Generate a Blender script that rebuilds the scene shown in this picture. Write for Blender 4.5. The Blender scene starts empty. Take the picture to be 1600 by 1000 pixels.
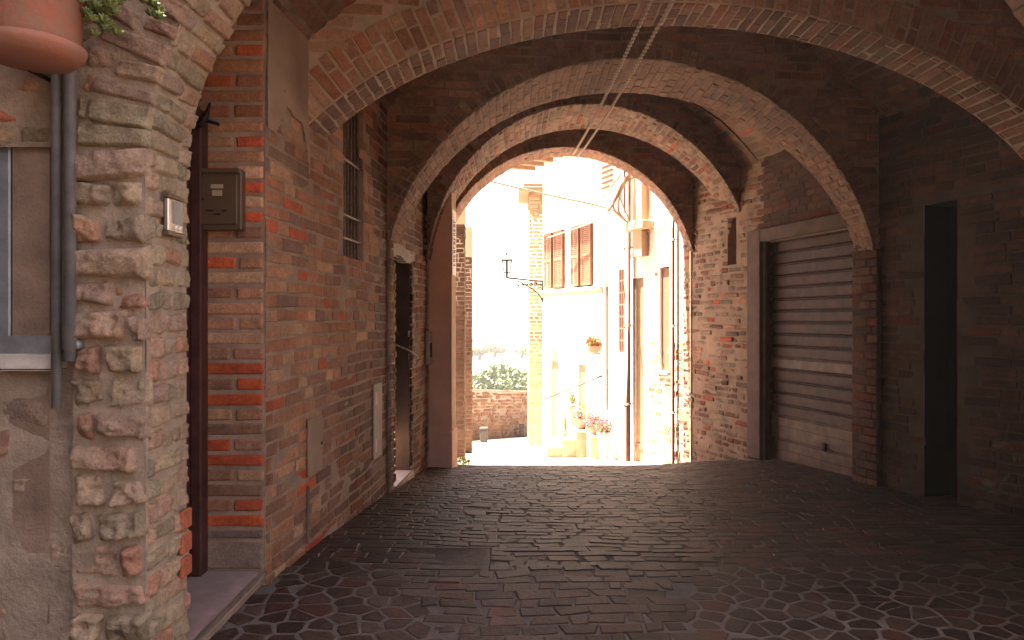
import bpy, math, random
import numpy as np
from mathutils import Vector
R = math.radians
sc = bpy.context.scene
col = sc.collection
rng = np.random.default_rng(7)
random.seed(7)

# ------------------------------------------------------------ camera, sky, sun
F = 1115.0                                    # focal length in photo pixels (1600 wide)
cam_d = bpy.data.cameras.new('camera'); cam = bpy.data.objects.new('camera', cam_d); col.objects.link(cam)
cam_d.sensor_width = 36; cam_d.lens = F/1600*36; cam_d.clip_end = 12000; cam_d.clip_start = 0.05
cam.location = (0, 0, 0); cam.rotation_euler = (R(90), 0, 0)
sc.camera = cam
SUN = Vector((-0.30, 0.06, 0.95)).normalized()
elev = math.asin(SUN.z); az = math.atan2(SUN.x, SUN.y)
w = bpy.data.worlds.new('World'); sc.world = w; w.use_nodes = True
nt = w.node_tree; bg = nt.nodes['Background']
sky = nt.nodes.new('ShaderNodeTexSky'); sky.sky_type = 'NISHITA'; sky.sun_disc = False
sky.sun_elevation = elev; sky.sun_rotation = az % (2*math.pi); sky.dust_density = 2.0
wb = nt.nodes.new('ShaderNodeMix'); wb.data_type = 'RGBA'; wb.blend_type = 'MULTIPLY'; wb.inputs[0].default_value = 1
nt.links.new(sky.outputs[0], wb.inputs[6]); wb.inputs[7].default_value = (1.0, .72, .58, 1)      # the photograph's warm white balance
nt.links.new(wb.outputs[2], bg.inputs[0]); bg.inputs[1].default_value = 0.08
sd = bpy.data.lights.new('sun', 'SUN'); sd.energy = 5.0; sd.angle = R(0.5); sd.color = (1.0, 0.87, 0.75)
so = bpy.data.objects.new('sun', sd); col.objects.link(so)
so.rotation_euler = SUN.to_track_quat('Z', 'Y').to_euler()
vs = sc.view_settings; vs.view_transform = 'Standard'; vs.look = 'None'; vs.gamma = 1; vs.exposure = 3.55
sc.cycles.max_bounces = 10; sc.cycles.diffuse_bounces = 8; sc.cycles.glossy_bounces = 4
sc.cycles.sample_clamp_indirect = 6.0
sc.cycles.use_denoising = True

# ------------------------------------------------------------ helpers
def hash3(i, j, k):
    h = (i*374761393 + j*668265263 + k*2147483647 + 1013904223) & 0xffffffff
    h = ((h ^ (h >> 13))*1274126177) & 0xffffffff
    return ((h ^ (h >> 16)) & 0xffff)/65535.0
def vnoise(p):                                 # value noise, p (...,3) -> -1..1
    p = np.asarray(p, float); f = np.floor(p); t = p-f; t = t*t*(3-2*t); f = f.astype(np.int64)
    r = 0
    for a in (0, 1):
        for b in (0, 1):
            for c in (0, 1):
                wgt = (t[..., 0] if a else 1-t[..., 0])*(t[..., 1] if b else 1-t[..., 1])*(t[..., 2] if c else 1-t[..., 2])
                r = r+wgt*hash3(f[..., 0]+a, f[..., 1]+b, f[..., 2]+c)
    return r*2-1

class MB:
    def __init__(s): s.V = []; s.L = []; s.T = []; s.M = []; s.C = []; s.n = 0
    def raw(s, v, f, mat=0, c=(.5, .5, .5)):   # f: array K x (3|4)
        v = np.asarray(v, float).reshape(-1, 3); f = np.asarray(f, np.int64)
        if len(f) == 0: return
        s.V.append(v); s.L.append((f+s.n).ravel()); s.T.append(np.full(len(f), f.shape[1])); s.M.append(np.full(len(f), mat))
        c = np.asarray(c, float); s.C.append(np.broadcast_to(c, (len(v), 3)) if c.ndim == 1 else c); s.n += len(v)
    def poly(s, pts, mat=0, c=(.5, .5, .5)): s.raw(pts, [list(range(len(pts)))], mat, c)
    def box(s, lo, hi, mat=0, c=(.5, .5, .5), P=None, bev=0.0):
        x0, y0, z0 = lo; x1, y1, z1 = hi
        if bev > 0:
            b = bev; v = []; 
            for X, sx in ((x0, 1), (x1, -1)):
                for Y, sy in ((y0, 1), (y1, -1)):
                    for Z, sz in ((z0, 1), (z1, -1)):
                        v += [(X, Y+sy*b, Z+sz*b), (X+sx*b, Y, Z+sz*b), (X+sx*b, Y+sy*b, Z)]
            v = np.array(v, float)
            def i(a, bb, c_, k): return (a*4+bb*2+c_)*3+k
            q = [[i(0,0,0,0), i(0,0,1,0), i(0,1,1,0), i(0,1,0,0)], [i(1,0,0,0), i(1,1,0,0), i(1,1,1,0), i(1,0,1,0)],
                 [i(0,0,0,1), i(1,0,0,1), i(1,0,1,1), i(0,0,1,1)], [i(0,1,0,1), i(0,1,1,1), i(1,1,1,1), i(1,1,0,1)],
                 [i(0,0,0,2), i(0,1,0,2), i(1,1,0,2), i(1,0,0,2)], [i(0,0,1,2), i(1,0,1,2), i(1,1,1,2), i(0,1,1,2)]]
            for a in (0, 1):
                for b_ in (0, 1):
                    q.append([i(a,b_,0,0), i(a,b_,1,0), i(a,b_,1,1), i(a,b_,0,1)])
                    q.append([i(a,0,b_,0), i(a,1,b_,0), i(a,1,b_,2), i(a,0,b_,2)])
                    q.append([i(0,a,b_,1), i(1,a,b_,1), i(1,a,b_,2), i(0,a,b_,2)])
            t = [[i(a,b_,c_,0), i(a,b_,c_,1), i(a,b_,c_,2)] for a in (0,1) for b_ in (0,1) for c_ in (0,1)]
            if P is not None: v = P(v[:, 0], v[:, 1], v[:, 2])
            n0 = s.n; s.raw(v, q, mat, c)
            s.L.append(np.array(t).ravel()+n0); s.T.append(np.full(8, 3)); s.M.append(np.full(8, mat))
            return
        v = np.array([(a, b, c_) for a in (x0, x1) for b in (y0, y1) for c_ in (z0, z1)], float)
        if P is not None: v = P(v[:, 0], v[:, 1], v[:, 2])
        s.raw(v, [[0,1,3,2],[4,6,7,5],[0,4,5,1],[2,3,7,6],[0,2,6,4],[1,5,7,3]], mat, c)
    def tube(s, pts, r, n=10, mat=0, c=(.5,.5,.5), cap=True):
        pts = [Vector(p) for p in pts]; rr = r if hasattr(r, '__len__') else [r]*len(pts)
        v = []; up = None
        for i, p in enumerate(pts):
            d = (pts[min(i+1, len(pts)-1)]-pts[max(i-1, 0)]).normalized()
            if up is None:
                up = Vector((0, 0, 1)) if abs(d.z) < .9 else Vector((1, 0, 0))
            a = d.cross(up).normalized(); b = a.cross(d).normalized(); up = b
            for k in range(n):
                t = 2*math.pi*k/n; v.append(p+a*(math.cos(t)*rr[i])+b*(math.sin(t)*rr[i]))
        f = [[i*n+k, i*n+(k+1) % n, (i+1)*n+(k+1) % n, (i+1)*n+k] for i in range(len(pts)-1) for k in range(n)]
        n0 = s.n; s.raw([tuple(x) for x in v], f, mat, c)
        if cap:
            for o in (0, (len(pts)-1)*n):
                s.L.append(np.arange(n)+o+n0); s.T.append(np.array([n])); s.M.append(np.array([mat]))
    def lathe(s, prof, cx, cy, n=28, mat=0, c=(.5,.5,.5)):
        v = [(cx+r*math.cos(2*math.pi*k/n), cy+r*math.sin(2*math.pi*k/n), z) for r, z in prof for k in range(n)]
        f = [[i*n+k, i*n+(k+1) % n, (i+1)*n+(k+1) % n, (i+1)*n+k] for i in range(len(prof)-1) for k in range(n)]
        s.raw(v, f, mat, c)
    def grid(s, P, us, vs, mat=0, c=(.5,.5,.5), h=0.0, skip=None, amp=0.0, fr=8.0):
        us = np.asarray(us, float); vs = np.asarray(vs, float); U, W = np.meshgrid(us, vs, indexing='ij')
        p = P(U, W, np.zeros_like(U)+h)
        if amp: p = P(U, W, h+amp*vnoise(p*fr))
        nu, nv = len(us), len(vs); I = np.arange(nu*nv).reshape(nu, nv)
        q = np.stack([I[:-1, :-1], I[1:, :-1], I[1:, 1:], I[:-1, 1:]], -1)
        if skip is not None:
            uc = (U[:-1, :-1]+U[1:, 1:])/2; wc = (W[:-1, :-1]+W[1:, 1:])/2
            q = q[~skip(uc, wc)]
        else: q = q.reshape(-1, 4)
        s.raw(p, q.reshape(-1, 4), mat, c)
    def build(s, name, mats, parent=None, smooth=True, loc=None):
        me = bpy.data.meshes.new(name)
        V = np.concatenate(s.V); L = np.concatenate(s.L); T = np.concatenate(s.T); M = np.concatenate(s.M); Cc = np.concatenate(s.C)
        off = np.zeros(3)
        if parent is not None: off = np.array(parent['_w'])
        if loc is not None: off = np.array(loc)
        me.vertices.add(len(V)); me.vertices.foreach_set('co', (V-off).ravel())
        me.loops.add(len(L)); me.loops.foreach_set('vertex_index', L.astype(np.int32))
        me.polygons.add(len(T)); st = np.concatenate([[0], np.cumsum(T)[:-1]])
        me.polygons.foreach_set('loop_start', st.astype(np.int32)); me.polygons.foreach_set('loop_total', T.astype(np.int32))
        me.polygons.foreach_set('material_index', M.astype(np.int32))
        me.polygons.foreach_set('use_smooth', np.full(len(T), smooth))
        if not isinstance(mats, (list, tuple)): mats = [mats]
        for m in mats: me.materials.append(m)
        at = me.color_attributes.new('tint', 'FLOAT_COLOR', 'POINT')
        at.data.foreach_set('color', np.hstack([Cc, np.ones((len(Cc), 1))]).astype(np.float32).ravel())
        me.update(calc_edges=True); me.validate()
        o = bpy.data.objects.new(name, me); col.objects.link(o)
        if parent is not None: o.parent = parent; o['_w'] = parent['_w']
        if loc is not None: o.location = loc; o['_w'] = list(loc)
        if parent is None and loc is None: o['_w'] = [0, 0, 0]
        return o

def tag(o, label=None, cat=None, group=None, kind=None):
    if label: o['label'] = label
    if cat: o['category'] = cat
    if group: o['group'] = group
    if kind: o['kind'] = kind
    return o
def thing(name, loc, label, cat, group=None):
    o = bpy.data.objects.new(name, None); col.objects.link(o); o.location = loc; o['_w'] = [float(x) for x in loc]
    o.empty_display_size = .1
    return tag(o, label, cat, group)

# ------------------------------------------------------------ materials
def newmat(name):
    m = bpy.data.materials.new(name); m.use_nodes = True
    return m, m.node_tree, m.node_tree.nodes['Principled BSDF']
def noise(nt, scale, detail=6, rough=.6, vec=None, dist=0):
    n = nt.nodes.new('ShaderNodeTexNoise'); n.inputs['Scale'].default_value = scale; n.inputs['Detail'].default_value = detail
    n.inputs['Roughness'].default_value = rough; n.inputs['Distortion'].default_value = dist
    if vec: nt.links.new(vec, n.inputs['Vector'])
    return n
def ramp(nt, fac, stops):
    r = nt.nodes.new('ShaderNodeValToRGB'); nt.links.new(fac, r.inputs[0])
    e = r.color_ramp.elements
    while len(e) < len(stops): e.new(.5)
    for k, (p, c) in enumerate(stops): e[k].position = p; e[k].color = (*c, 1) if len(c) == 3 else c
    return r
def mul(nt, a, b, fac=1.0, mode='MULTIPLY'):
    m = nt.nodes.new('ShaderNodeMix'); m.data_type = 'RGBA'; m.blend_type = mode
    if hasattr(fac, 'links') or hasattr(fac, 'is_linked'): nt.links.new(fac, m.inputs[0])
    else: m.inputs[0].default_value = fac
    for s, i in ((a, 6), (b, 7)):
        if isinstance(s, tuple): m.inputs[i].default_value = (*s, 1)
        else: nt.links.new(s, m.inputs[i])
    return m.outputs[2]
def tinted(name, rough=.9, bump=.4, bscale=60, patch=(.55, 1.25), patch_scale=1.6, stain=None, stain_scale=3.0, stain_pos=.55, spec=.3, fine=(.7, 1.2), bdist=.01):
    """colour from each brick's own tint, broken up by noise"""
    m, nt, b = newmat(name)
    tc = nt.nodes.new('ShaderNodeNewGeometry').outputs['Position']
    a = nt.nodes.new('ShaderNodeAttribute'); a.attribute_name = 'tint'
    n1 = noise(nt, 22, 8, .7, tc); n2 = noise(nt, patch_scale, 5, .6, tc)
    r1 = ramp(nt, n1.outputs[0], [(.3, (fine[0],)*3), (.7, (fine[1],)*3)])
    r2 = ramp(nt, n2.outputs[0], [(.32, (patch[0],)*3), (.68, (patch[1],)*3)])
    n4 = noise(nt, 110, 3, .6, tc); r4 = ramp(nt, n4.outputs[0], [(.25, (.62,)*3), (.5, (1.0,)*3), (.75, (1.22,)*3)])
    c = mul(nt, mul(nt, mul(nt, a.outputs['Color'], r1.outputs[0]), r2.outputs[0]), r4.outputs[0])
    if stain:
        n3 = noise(nt, stain_scale, 9, .72, tc, .6)
        r3 = ramp(nt, n3.outputs[0], [(stain_pos, (0, 0, 0)), (stain_pos+.1, (1, 1, 1))])
        c = mul(nt, c, stain, r3.outputs[0], 'MIX')
    nt.links.new(c, b.inputs['Base Color'])
    b.inputs['Roughness'].default_value = rough; b.inputs['Specular IOR Level'].default_value = spec
    nb = noise(nt, bscale, 8, .7, tc); bp = nt.nodes.new('ShaderNodeBump'); bp.inputs['Strength'].default_value = bump; bp.inputs['Distance'].default_value = bdist
    nt.links.new(nb.outputs[0], bp.inputs['Height']); nt.links.new(bp.outputs[0], b.inputs['Normal'])
    return m
def flat(name, c, rough=.8, var=.25, scale=6, bump=.15, metal=0, spec=.4, bscale=40, c2=None):
    m, nt, b = newmat(name)
    tc = nt.nodes.new('ShaderNodeNewGeometry').outputs['Position']
    n = noise(nt, scale, 8, .65, tc)
    c2 = c2 or tuple(x*(1-var) for x in c)
    r = ramp(nt, n.outputs[0], [(.3, c2), (.7, tuple(min(1, x*(1+var*.6)) for x in c))])
    nt.links.new(r.outputs[0], b.inputs['Base Color'])
    b.inputs['Roughness'].default_value = rough; b.inputs['Metallic'].default_value = metal; b.inputs['Specular IOR Level'].default_value = spec
    if bump:
        nb = noise(nt, bscale, 6, .65, tc); bp = nt.nodes.new('ShaderNodeBump'); bp.inputs['Strength'].default_value = bump; bp.inputs['Distance'].default_value = .01
        nt.links.new(nb.outputs[0], bp.inputs['Height']); nt.links.new(bp.outputs[0], b.inputs['Normal'])
    return m
M = {}
M['brick'] = tinted('brick', stain=(.20, .15, .11), stain_pos=.60, stain_scale=2.2)
M['mortar'] = flat('mortar', (.36, .235, .16), .95, .4, 5, .6, bscale=70)
M['light_mortar'] = flat('light_mortar', (.50, .36, .25), .95, .3, 5, .6, bscale=70)
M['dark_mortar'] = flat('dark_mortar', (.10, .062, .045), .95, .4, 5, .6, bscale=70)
M['orange_mortar'] = flat('orange_mortar', (.12, .078, .05), .95, .3, 6, .5)
M['rough_brick'] = tinted('rough_brick', bump=.8, bscale=45, stain=(.37, .29, .19), stain_pos=.56, stain_scale=6, patch=(.75, 1.15), bdist=.015)
M['pale_mortar'] = flat('pale_mortar', (.44, .32, .225), .95, .35, 9, .9, bscale=50)
M['vault_brick'] = tinted('vault_brick', stain=(.10, .08, .065), stain_pos=.55, stain_scale=2.5, patch=(.55, 1.2))
M['vault_mortar'] = flat('vault_mortar', (.25, .165, .115), .95, .5, 4, .6, bscale=60)
M['worn_brick'] = tinted('worn_brick', stain=(.33, .25, .18), stain_pos=.52, stain_scale=5, bump=.8, bdist=.015)
M['worn_mortar'] = flat('worn_mortar', (.31, .24, .17), .95, .45, 12, .9, bscale=45)
M['plaster'] = flat('plaster', (.36, .225, .15), .92, .3, 3, .35, bscale=30)
M['brown_plaster'] = flat('brown_plaster', (.80, .50, .37), .85, .2, 2, .15)
M['tan_plaster'] = flat('tan_plaster', (.50, .32, .2), .85, .15, 2, .15)
M['stone'] = flat('stone', (.42, .36, .29), .8, .25, 12, .3)
M['grey_stone'] = flat('grey_stone', (.045, .04, .036), .8, .25, 12, .3)
M['step_stone'] = flat('step_stone', (.40, .29, .25), .6, .25, 8, .2)
M['concrete'] = flat('concrete', (.165, .10, .078), .85, .3, 6, .4)
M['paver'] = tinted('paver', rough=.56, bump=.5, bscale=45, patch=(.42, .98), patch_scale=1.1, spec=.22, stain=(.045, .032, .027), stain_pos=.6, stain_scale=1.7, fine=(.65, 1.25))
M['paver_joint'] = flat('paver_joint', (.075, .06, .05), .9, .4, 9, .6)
M['pale_joint'] = flat('pale_joint', (.14, .115, .098), .9, .35, 9, .6)
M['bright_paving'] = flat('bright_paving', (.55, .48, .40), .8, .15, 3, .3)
M['white_wall'] = flat('white_wall', (.74, .68, .60), .9, .08, 2, .2)
M['shaded_step'] = flat('shaded_step', (.36, .25, .16), .95, .3, 6, .4)
M['cream_wall'] = flat('cream_wall', (.66, .57, .40), .9, .12, 2, .2)
M['sun_brick'] = tinted('sun_brick', patch=(.8, 1.15))
M['sun_mortar'] = flat('sun_mortar', (.46, .34, .20), .95, .3, 6, .5)
M['red_door'] = flat('red_door', (.075, .024, .017), .65, .5, 9, .35)
M['dark_wood'] = flat('dark_wood', (.035, .025, .02), .7, .4, 18, .3)
M['iron'] = flat('iron', (.035, .03, .028), .55, .3, 20, .2, metal=.6)
M['rust_iron'] = flat('rust_iron', (.36, .24, .17), .7, .4, 30, .3, metal=.3)
M['steel'] = flat('steel', (.62, .56, .48), .35, .2, 20, .05, metal=.9)
M['bronze_paint'] = flat('bronze_paint', (.135, .083, .048), .45, .12, 8, .06, metal=.2)
M['grey_metal'] = flat('grey_metal', (.34, .33, .33), .5, .3, 10, .15, metal=.5)
M['shutter_brown'] = flat('shutter_brown', (.095, .040, .027), .6, .5, 7, .25)
M['shutter_grey'] = flat('shutter_grey', (.20, .115, .085), .55, .45, 7, .25)
M['louvre'] = flat('louvre', (.27, .13, .075), .6, .25, 20, .1)
M['tan_door'] = flat('tan_door', (.30, .19, .11), .7, .25, 10, .15)
M['pipe_brown'] = flat('pipe_brown', (.12, .062, .045), .5, .25, 8, .1, metal=.3)
M['terracotta'] = flat('terracotta', (.40, .13, .075), .85, .35, 14, .35, c2=(.33, .19, .13))
M['glass_dark'] = flat('glass_dark', (.03, .03, .03), .15, .3, 3, 0)
M['paper'] = flat('paper', (.42, .34, .28), .8, .15, 8, .05)
M['white_enamel'] = flat('white_enamel', (.78, .74, .68), .4, .06, 5, 0)
M['ink'] = flat('ink', (.03, .02, .02), .7, .2, 8, 0)
M['label_cream'] = flat('label_cream', (.42, .33, .2), .6, .1, 8, 0)
M['black'] = flat('black', (.012, .010, .009), .8, .2, 8, 0)
M['bark'] = flat('bark', (.09, .06, .04), .9, .3, 20, .4)
M['leaf'] = tinted('leaf', rough=.55, bump=0, patch=(.8, 1.2), fine=(.85, 1.15))
M['chain'] = flat('chain', (.6, .46, .36), .5, .3, 60, .1, metal=.3)
M['cable'] = flat('cable', (.42, .27, .18), .6, .2, 9, 0)
M['field'] = flat('field', (.14, .115, .065), .95, .3, .012, 0, c2=(.02, .028, .012))
M['soil'] = flat('soil', (.06, .04, .03), .95, .3, 20, .3)

PAL = {
 'wall': ([(.29,.15,.09), (.33,.19,.12), (.22,.12,.08), (.40,.105,.05), (.38,.25,.16), (.19,.12,.085), (.30,.13,.075)], [.34,.25,.14,.045,.12,.05,.055]),
 'reveal': ([(.33,.18,.11), (.46,.10,.04), (.40,.26,.16), (.25,.14,.09), (.37,.085,.04)], [.36,.17,.24,.15,.08]),
 'pier': ([(.42,.27,.19), (.30,.25,.165), (.40,.18,.11), (.42,.33,.22), (.22,.19,.125), (.34,.235,.185)], [.22,.13,.15,.27,.08,.15]),
 'vault': ([(.19,.115,.08), (.16,.10,.07), (.22,.13,.09), (.14,.09,.065), (.22,.105,.07)], [.3,.25,.2,.15,.1]),
 'band': ([(.27,.165,.115), (.25,.15,.10), (.30,.19,.135), (.23,.135,.095)], [.35,.25,.25,.15]),
 'worn': ([(.36,.24,.17), (.30,.13,.085), (.42,.30,.22), (.22,.12,.08), (.27,.2,.15), (.38,.12,.07)], [.3,.14,.22,.1,.16,.08]),
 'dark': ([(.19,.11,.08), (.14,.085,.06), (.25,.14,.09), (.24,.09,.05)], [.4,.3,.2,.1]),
 'sun': ([(.46,.33,.18), (.40,.22,.12), (.52,.40,.24), (.34,.2,.12)], [.35,.25,.25,.15]),
 'orange': ([(.36,.16,.09), (.30,.13,.075), (.40,.2,.12)], [.4,.3,.3]),
 'warm': ([(.42,.25,.165), (.38,.215,.14), (.46,.29,.20), (.40,.19,.12), (.36,.22,.15)], [.3,.25,.2,.1,.15]),
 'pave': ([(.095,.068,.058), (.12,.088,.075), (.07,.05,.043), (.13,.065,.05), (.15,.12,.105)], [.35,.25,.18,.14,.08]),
}
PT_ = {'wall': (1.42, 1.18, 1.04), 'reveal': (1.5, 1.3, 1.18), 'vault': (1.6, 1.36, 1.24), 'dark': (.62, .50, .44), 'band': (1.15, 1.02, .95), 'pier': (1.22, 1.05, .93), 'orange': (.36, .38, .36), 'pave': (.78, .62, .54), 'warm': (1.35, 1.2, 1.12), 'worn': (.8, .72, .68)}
def pal(name, n):
    c, p = PAL[name]; p = np.array(p)/sum(p)
    k = rng.choice(len(c), n, p=p); out = np.array(c)[k]
    return out*rng.uniform(.88, 1.12, (n, 1))*rng.uniform(.96, 1.04, (n, 3))*PT_.get(name, (1, 1, 1))

# ------------------------------------------------------------ brick laying
def rows(u0, u1, v0, v1, ch, bl, headers=.35, jit=.004, wav=.0, keep=None):
    out = []; nr = max(1, int(round((v1-v0)/ch))); ch = (v1-v0)/nr
    ph = rng.uniform(0, 6, 3)
    for r in range(nr):
        u = u0-rng.uniform(0, bl)
        while u < u1:
            L = bl*(.5 if rng.random() < headers else 1)*rng.uniform(.9, 1.1)
            a, b = max(u, u0), min(u+L, u1)
            if b-a > bl*.12: out.append((a, b, v0+r*ch, v0+(r+1)*ch))
            u += L
    o = np.array(out); 
    if len(o) == 0: return np.zeros((0, 4, 2))
    if keep is not None: o = o[keep((o[:, 0]+o[:, 1])/2, (o[:, 2]+o[:, 3])/2)]
    c = np.stack([o[:, [0, 2]], o[:, [1, 2]], o[:, [1, 3]], o[:, [0, 3]]], 1)
    if wav: c[:, :, 1] += wav*(np.sin(c[:, :, 0]*2.1+ph[0]+c[:, :, 1]*1.3)+.6*np.sin(c[:, :, 0]*5.3+ph[1]+c[:, :, 1]*3.1))
    c += rng.normal(0, jit, c.shape)
    return c
def lay(mb, P, cells, colors, m=.012, h=.004, hj=.0015, tilt=.0025, amp=.002, fr=18.0, k=2, mat=0, ch=.005, deep=.005, bulge=0.0, swap=False):
    N = len(cells)
    if N == 0: return
    Lu = np.linalg.norm(cells[:, 1]-cells[:, 0], axis=1); Lv = np.linalg.norm(cells[:, 3]-cells[:, 0], axis=1)
    su = np.clip(m/2/Lu, 0, .3); sv = np.clip(m/2/Lv, 0, .3); eu = np.clip(ch/Lu, 0, .25); ev = np.clip(ch/Lv, 0, .25)
    def ax(s0, e):
        inner = np.linspace(0, 1, k); e2 = np.minimum(e*1.8, .32)
        g = np.concatenate([np.zeros((N, 1)), e[:, None], e2[:, None]+(1-2*e2[:, None])*inner[None], 1-e[:, None], np.ones((N, 1))], 1)
        return s0[:, None]+(1-2*s0[:, None])*g
    S = ax(su, eu)[:, :, None]; T = ax(sv, ev)[:, None, :]
    q = k+4
    c = cells[:, :, None, None, :]
    uv = (c[:, 0]*((1-S)*(1-T))[..., None]+c[:, 1]*(S*(1-T))[..., None]+c[:, 2]*(S*T)[..., None]+c[:, 3]*((1-S)*T)[..., None])
    H = np.full((N, q, q), -deep)
    hh = h+rng.normal(0, hj, (N, 1, 1))+tilt*rng.normal(0, 1, (N, 1, 1))*(S-.5)+tilt*rng.normal(0, 1, (N, 1, 1))*(T-.5)
    hh = np.broadcast_to(hh, (N, q, q)).copy()
    if bulge: hh += bulge*np.clip(4*S*(1-S), 0, 1)*np.clip(4*T*(1-T), 0, 1)
    U, W = (uv[..., 1], uv[..., 0]) if swap else (uv[..., 0], uv[..., 1])
    if amp:
        p0 = P(U, W, np.zeros_like(U)); hh += amp*vnoise(p0*fr)+amp*.5*vnoise(p0*fr*2.7)
    H[:, 1:-1, 1:-1] = hh[:, 1:-1, 1:-1]
    p = P(U, W, H)
    I = np.arange(q*q).reshape(q, q)
    f = np.stack([I[:-1, :-1], I[1:, :-1], I[1:, 1:], I[:-1, 1:]], -1).reshape(-1, 4)
    f = (f[None]+(np.arange(N)*q*q)[:, None, None]).reshape(-1, 4)
    cc = np.repeat(colors, q*q, axis=0)
    mb.raw(p.reshape(-1, 3), f, mat, cc)

XL = lambda Y: -1.22+.0717*(np.asarray(Y, float)-3.53)
XR = lambda Y: 3.15-.269*(np.asarray(Y, float)-6.55)
def PL(u, v, h): u = np.asarray(u, float); return np.stack([XL(u)+h, u-.0717*h, v+0*u], -1)
def PR(u, v, h): u = np.asarray(u, float); return np.stack([XR(u)-.966*h, u-.26*h, v+0*u], -1)
def gz(X, Y):
    X = np.asarray(X, float); Y = np.asarray(Y, float)
    z = np.interp(Y, [-20, 0, 3.6, 4.1, 6.3, 7.8, 9.0, 9.7, 13, 17, 21, 30], [-1.36, -1.34, -1.345, -1.36, -1.50, -1.63, -1.84, -1.99, -2.475, -2.9, -3.4, -4.6])
    z = z+.09*np.clip((X-1.6)/1.4, 0, 1)*np.clip((Y-6)/2, 0, 1)*np.clip((10.2-Y)/1.2, 0, 1)
    z = z+.03*np.clip(np.abs(X-.9)-.9, 0, 1)*np.clip((9.5-Y)/2, 0, 1)
    return z
def openings_skip(holes): 
    def f(u, v):
        m = np.zeros(np.shape(u), bool)
        for a, b, c, d in holes: m |= (u > a) & (u < b) & (v > c) & (v < d)
        return m
    return f
def breaks(lo, hi, step, holes, i):
    s = set(np.arange(lo, hi, step).round(4).tolist()+[hi])
    for hl in holes:
        for x in hl[i:i+2]: s = {y for y in s if abs(y-x) > step*.3 or y in (lo, hi)}; s.add(x)
    return np.array(sorted(s))
def recess(mb, P, hole, depth, mat=0, back_mat=None, c=(.3, .2, .14)):
    a, b, z0, z1 = hole
    us = [a, b]; q = lambda pts, m_: mb.raw(np.array([P(np.float64(u), np.float64(v), np.float64(h)) for u, v, h in pts]), [[0, 1, 2, 3]], m_, c)
    q([(a, z0, 0), (a, z1, 0), (a, z1, -depth), (a, z0, -depth)], mat); q([(b, z0, 0), (b, z0, -depth), (b, z1, -depth), (b, z1, 0)], mat)
    q([(a, z1, 0), (b, z1, 0), (b, z1, -depth), (a, z1, -depth)], mat); q([(a, z0, 0), (a, z0, -depth), (b, z0, -depth), (b, z0, 0)], mat)
    if back_mat is not None: q([(a, z0, -depth), (a, z1, -depth), (b, z1, -depth), (b, z0, -depth)], back_mat)

# ============================================================ THE PASSAGE
passage = thing('vaulted_passage', (0.8, 6.0, -1.45), 'dark brick passageway of successive arches framing the sunlit street', 'passageway')

# --- left wall
hl = [(6.19, 6.84, -1.47, .55), (4.785, 5.26, .43, 2.05)]
mb = MB()
mb.grid(PL, breaks(3.53, 9.76, .12, hl, 0), breaks(-2.15, 3.3, .12, hl, 2), 1, skip=openings_skip(hl), amp=.004)
recess(mb, PL, hl[0], .34, 3); recess(mb, PL, hl[1], .20, 1, 2)
sk = openings_skip([(a-.05, b+.05, c-.02, d+.03) for a, b, c, d in hl])
c = rows(3.53, 9.76, -2.1, 2.3, .075, .29, .45, .004, .006, keep=lambda u, v: ~sk(u, v) & (v > gz(-1, u)-.1))
colr = pal('wall', len(c)); cen = c.mean(1)
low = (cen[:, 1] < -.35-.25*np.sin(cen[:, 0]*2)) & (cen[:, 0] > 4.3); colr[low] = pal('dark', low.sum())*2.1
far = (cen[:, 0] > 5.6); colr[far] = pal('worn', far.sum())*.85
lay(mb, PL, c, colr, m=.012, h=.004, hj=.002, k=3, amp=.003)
# reveal beside the mailbox, facing the street
def PRV(u, v, h): u = np.asarray(u, float); return np.stack([u, 3.53-h, v+0*u], -1)
mb.grid(PRV, [-1.75, -1.4, -1.222], np.arange(-1.4, 3.3, .2), 1, c=(.3, .2, .14), h=-.002)
cc = []
z = -1.24; n = 0
hs = [.15, .06]+[.075]*60
for i, dh in enumerate(hs):
    if z > 3.2: break
    split = (i % 2 == 1) if i > 1 else 0
    if split: 
        sx = -1.37+rng.uniform(-.02, .02); cc += [(-1.56, sx, z, z+dh), (sx, -1.222, z, z+dh)]
    else: cc += [(-1.56, -1.222, z, z+dh)]
    z += dh
cc = np.array(cc); cells = np.stack([cc[:, [0, 2]], cc[:, [1, 2]], cc[:, [1, 3]], cc[:, [0, 3]]], 1)+rng.normal(0, .0025, (len(cc), 4, 2))
colr = pal('reveal', len(cc)); colr[0] = (.3, .2, .15); colr[1] = (.26, .17, .13); top = cells[:, 0, 1] > .95; colr[top] = pal('wall', top.sum())*.9
lay(mb, PRV, cells, colr, m=.016, h=.007, k=4, amp=.003, ch=.009, tilt=.003)
wallL = mb.build('side_wall', [M['brick'], M['mortar'], M['black'], M['dark_mortar']], passage)
wallL['label'] = 'warm red brick left wall'
# plaster patch high on the left wall
mb = MB()
def pl_skip(u, v):
    edge = 1.02+.28*vnoise(np.stack([u*5, v*0+3, v*0], -1)) - .2*(u-3.6)
    return (v < edge) | (u > 4.14+.05*vnoise(np.stack([v*6, u*0, u*0+9], -1)))
mb.grid(PL, np.arange(3.535, 4.25, .022), np.arange(.6, 2.6, .022), 0, h=.010, skip=pl_skip, amp=.002, fr=10)
mb.build('plaster_patch', M['plaster'], passage)

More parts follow.
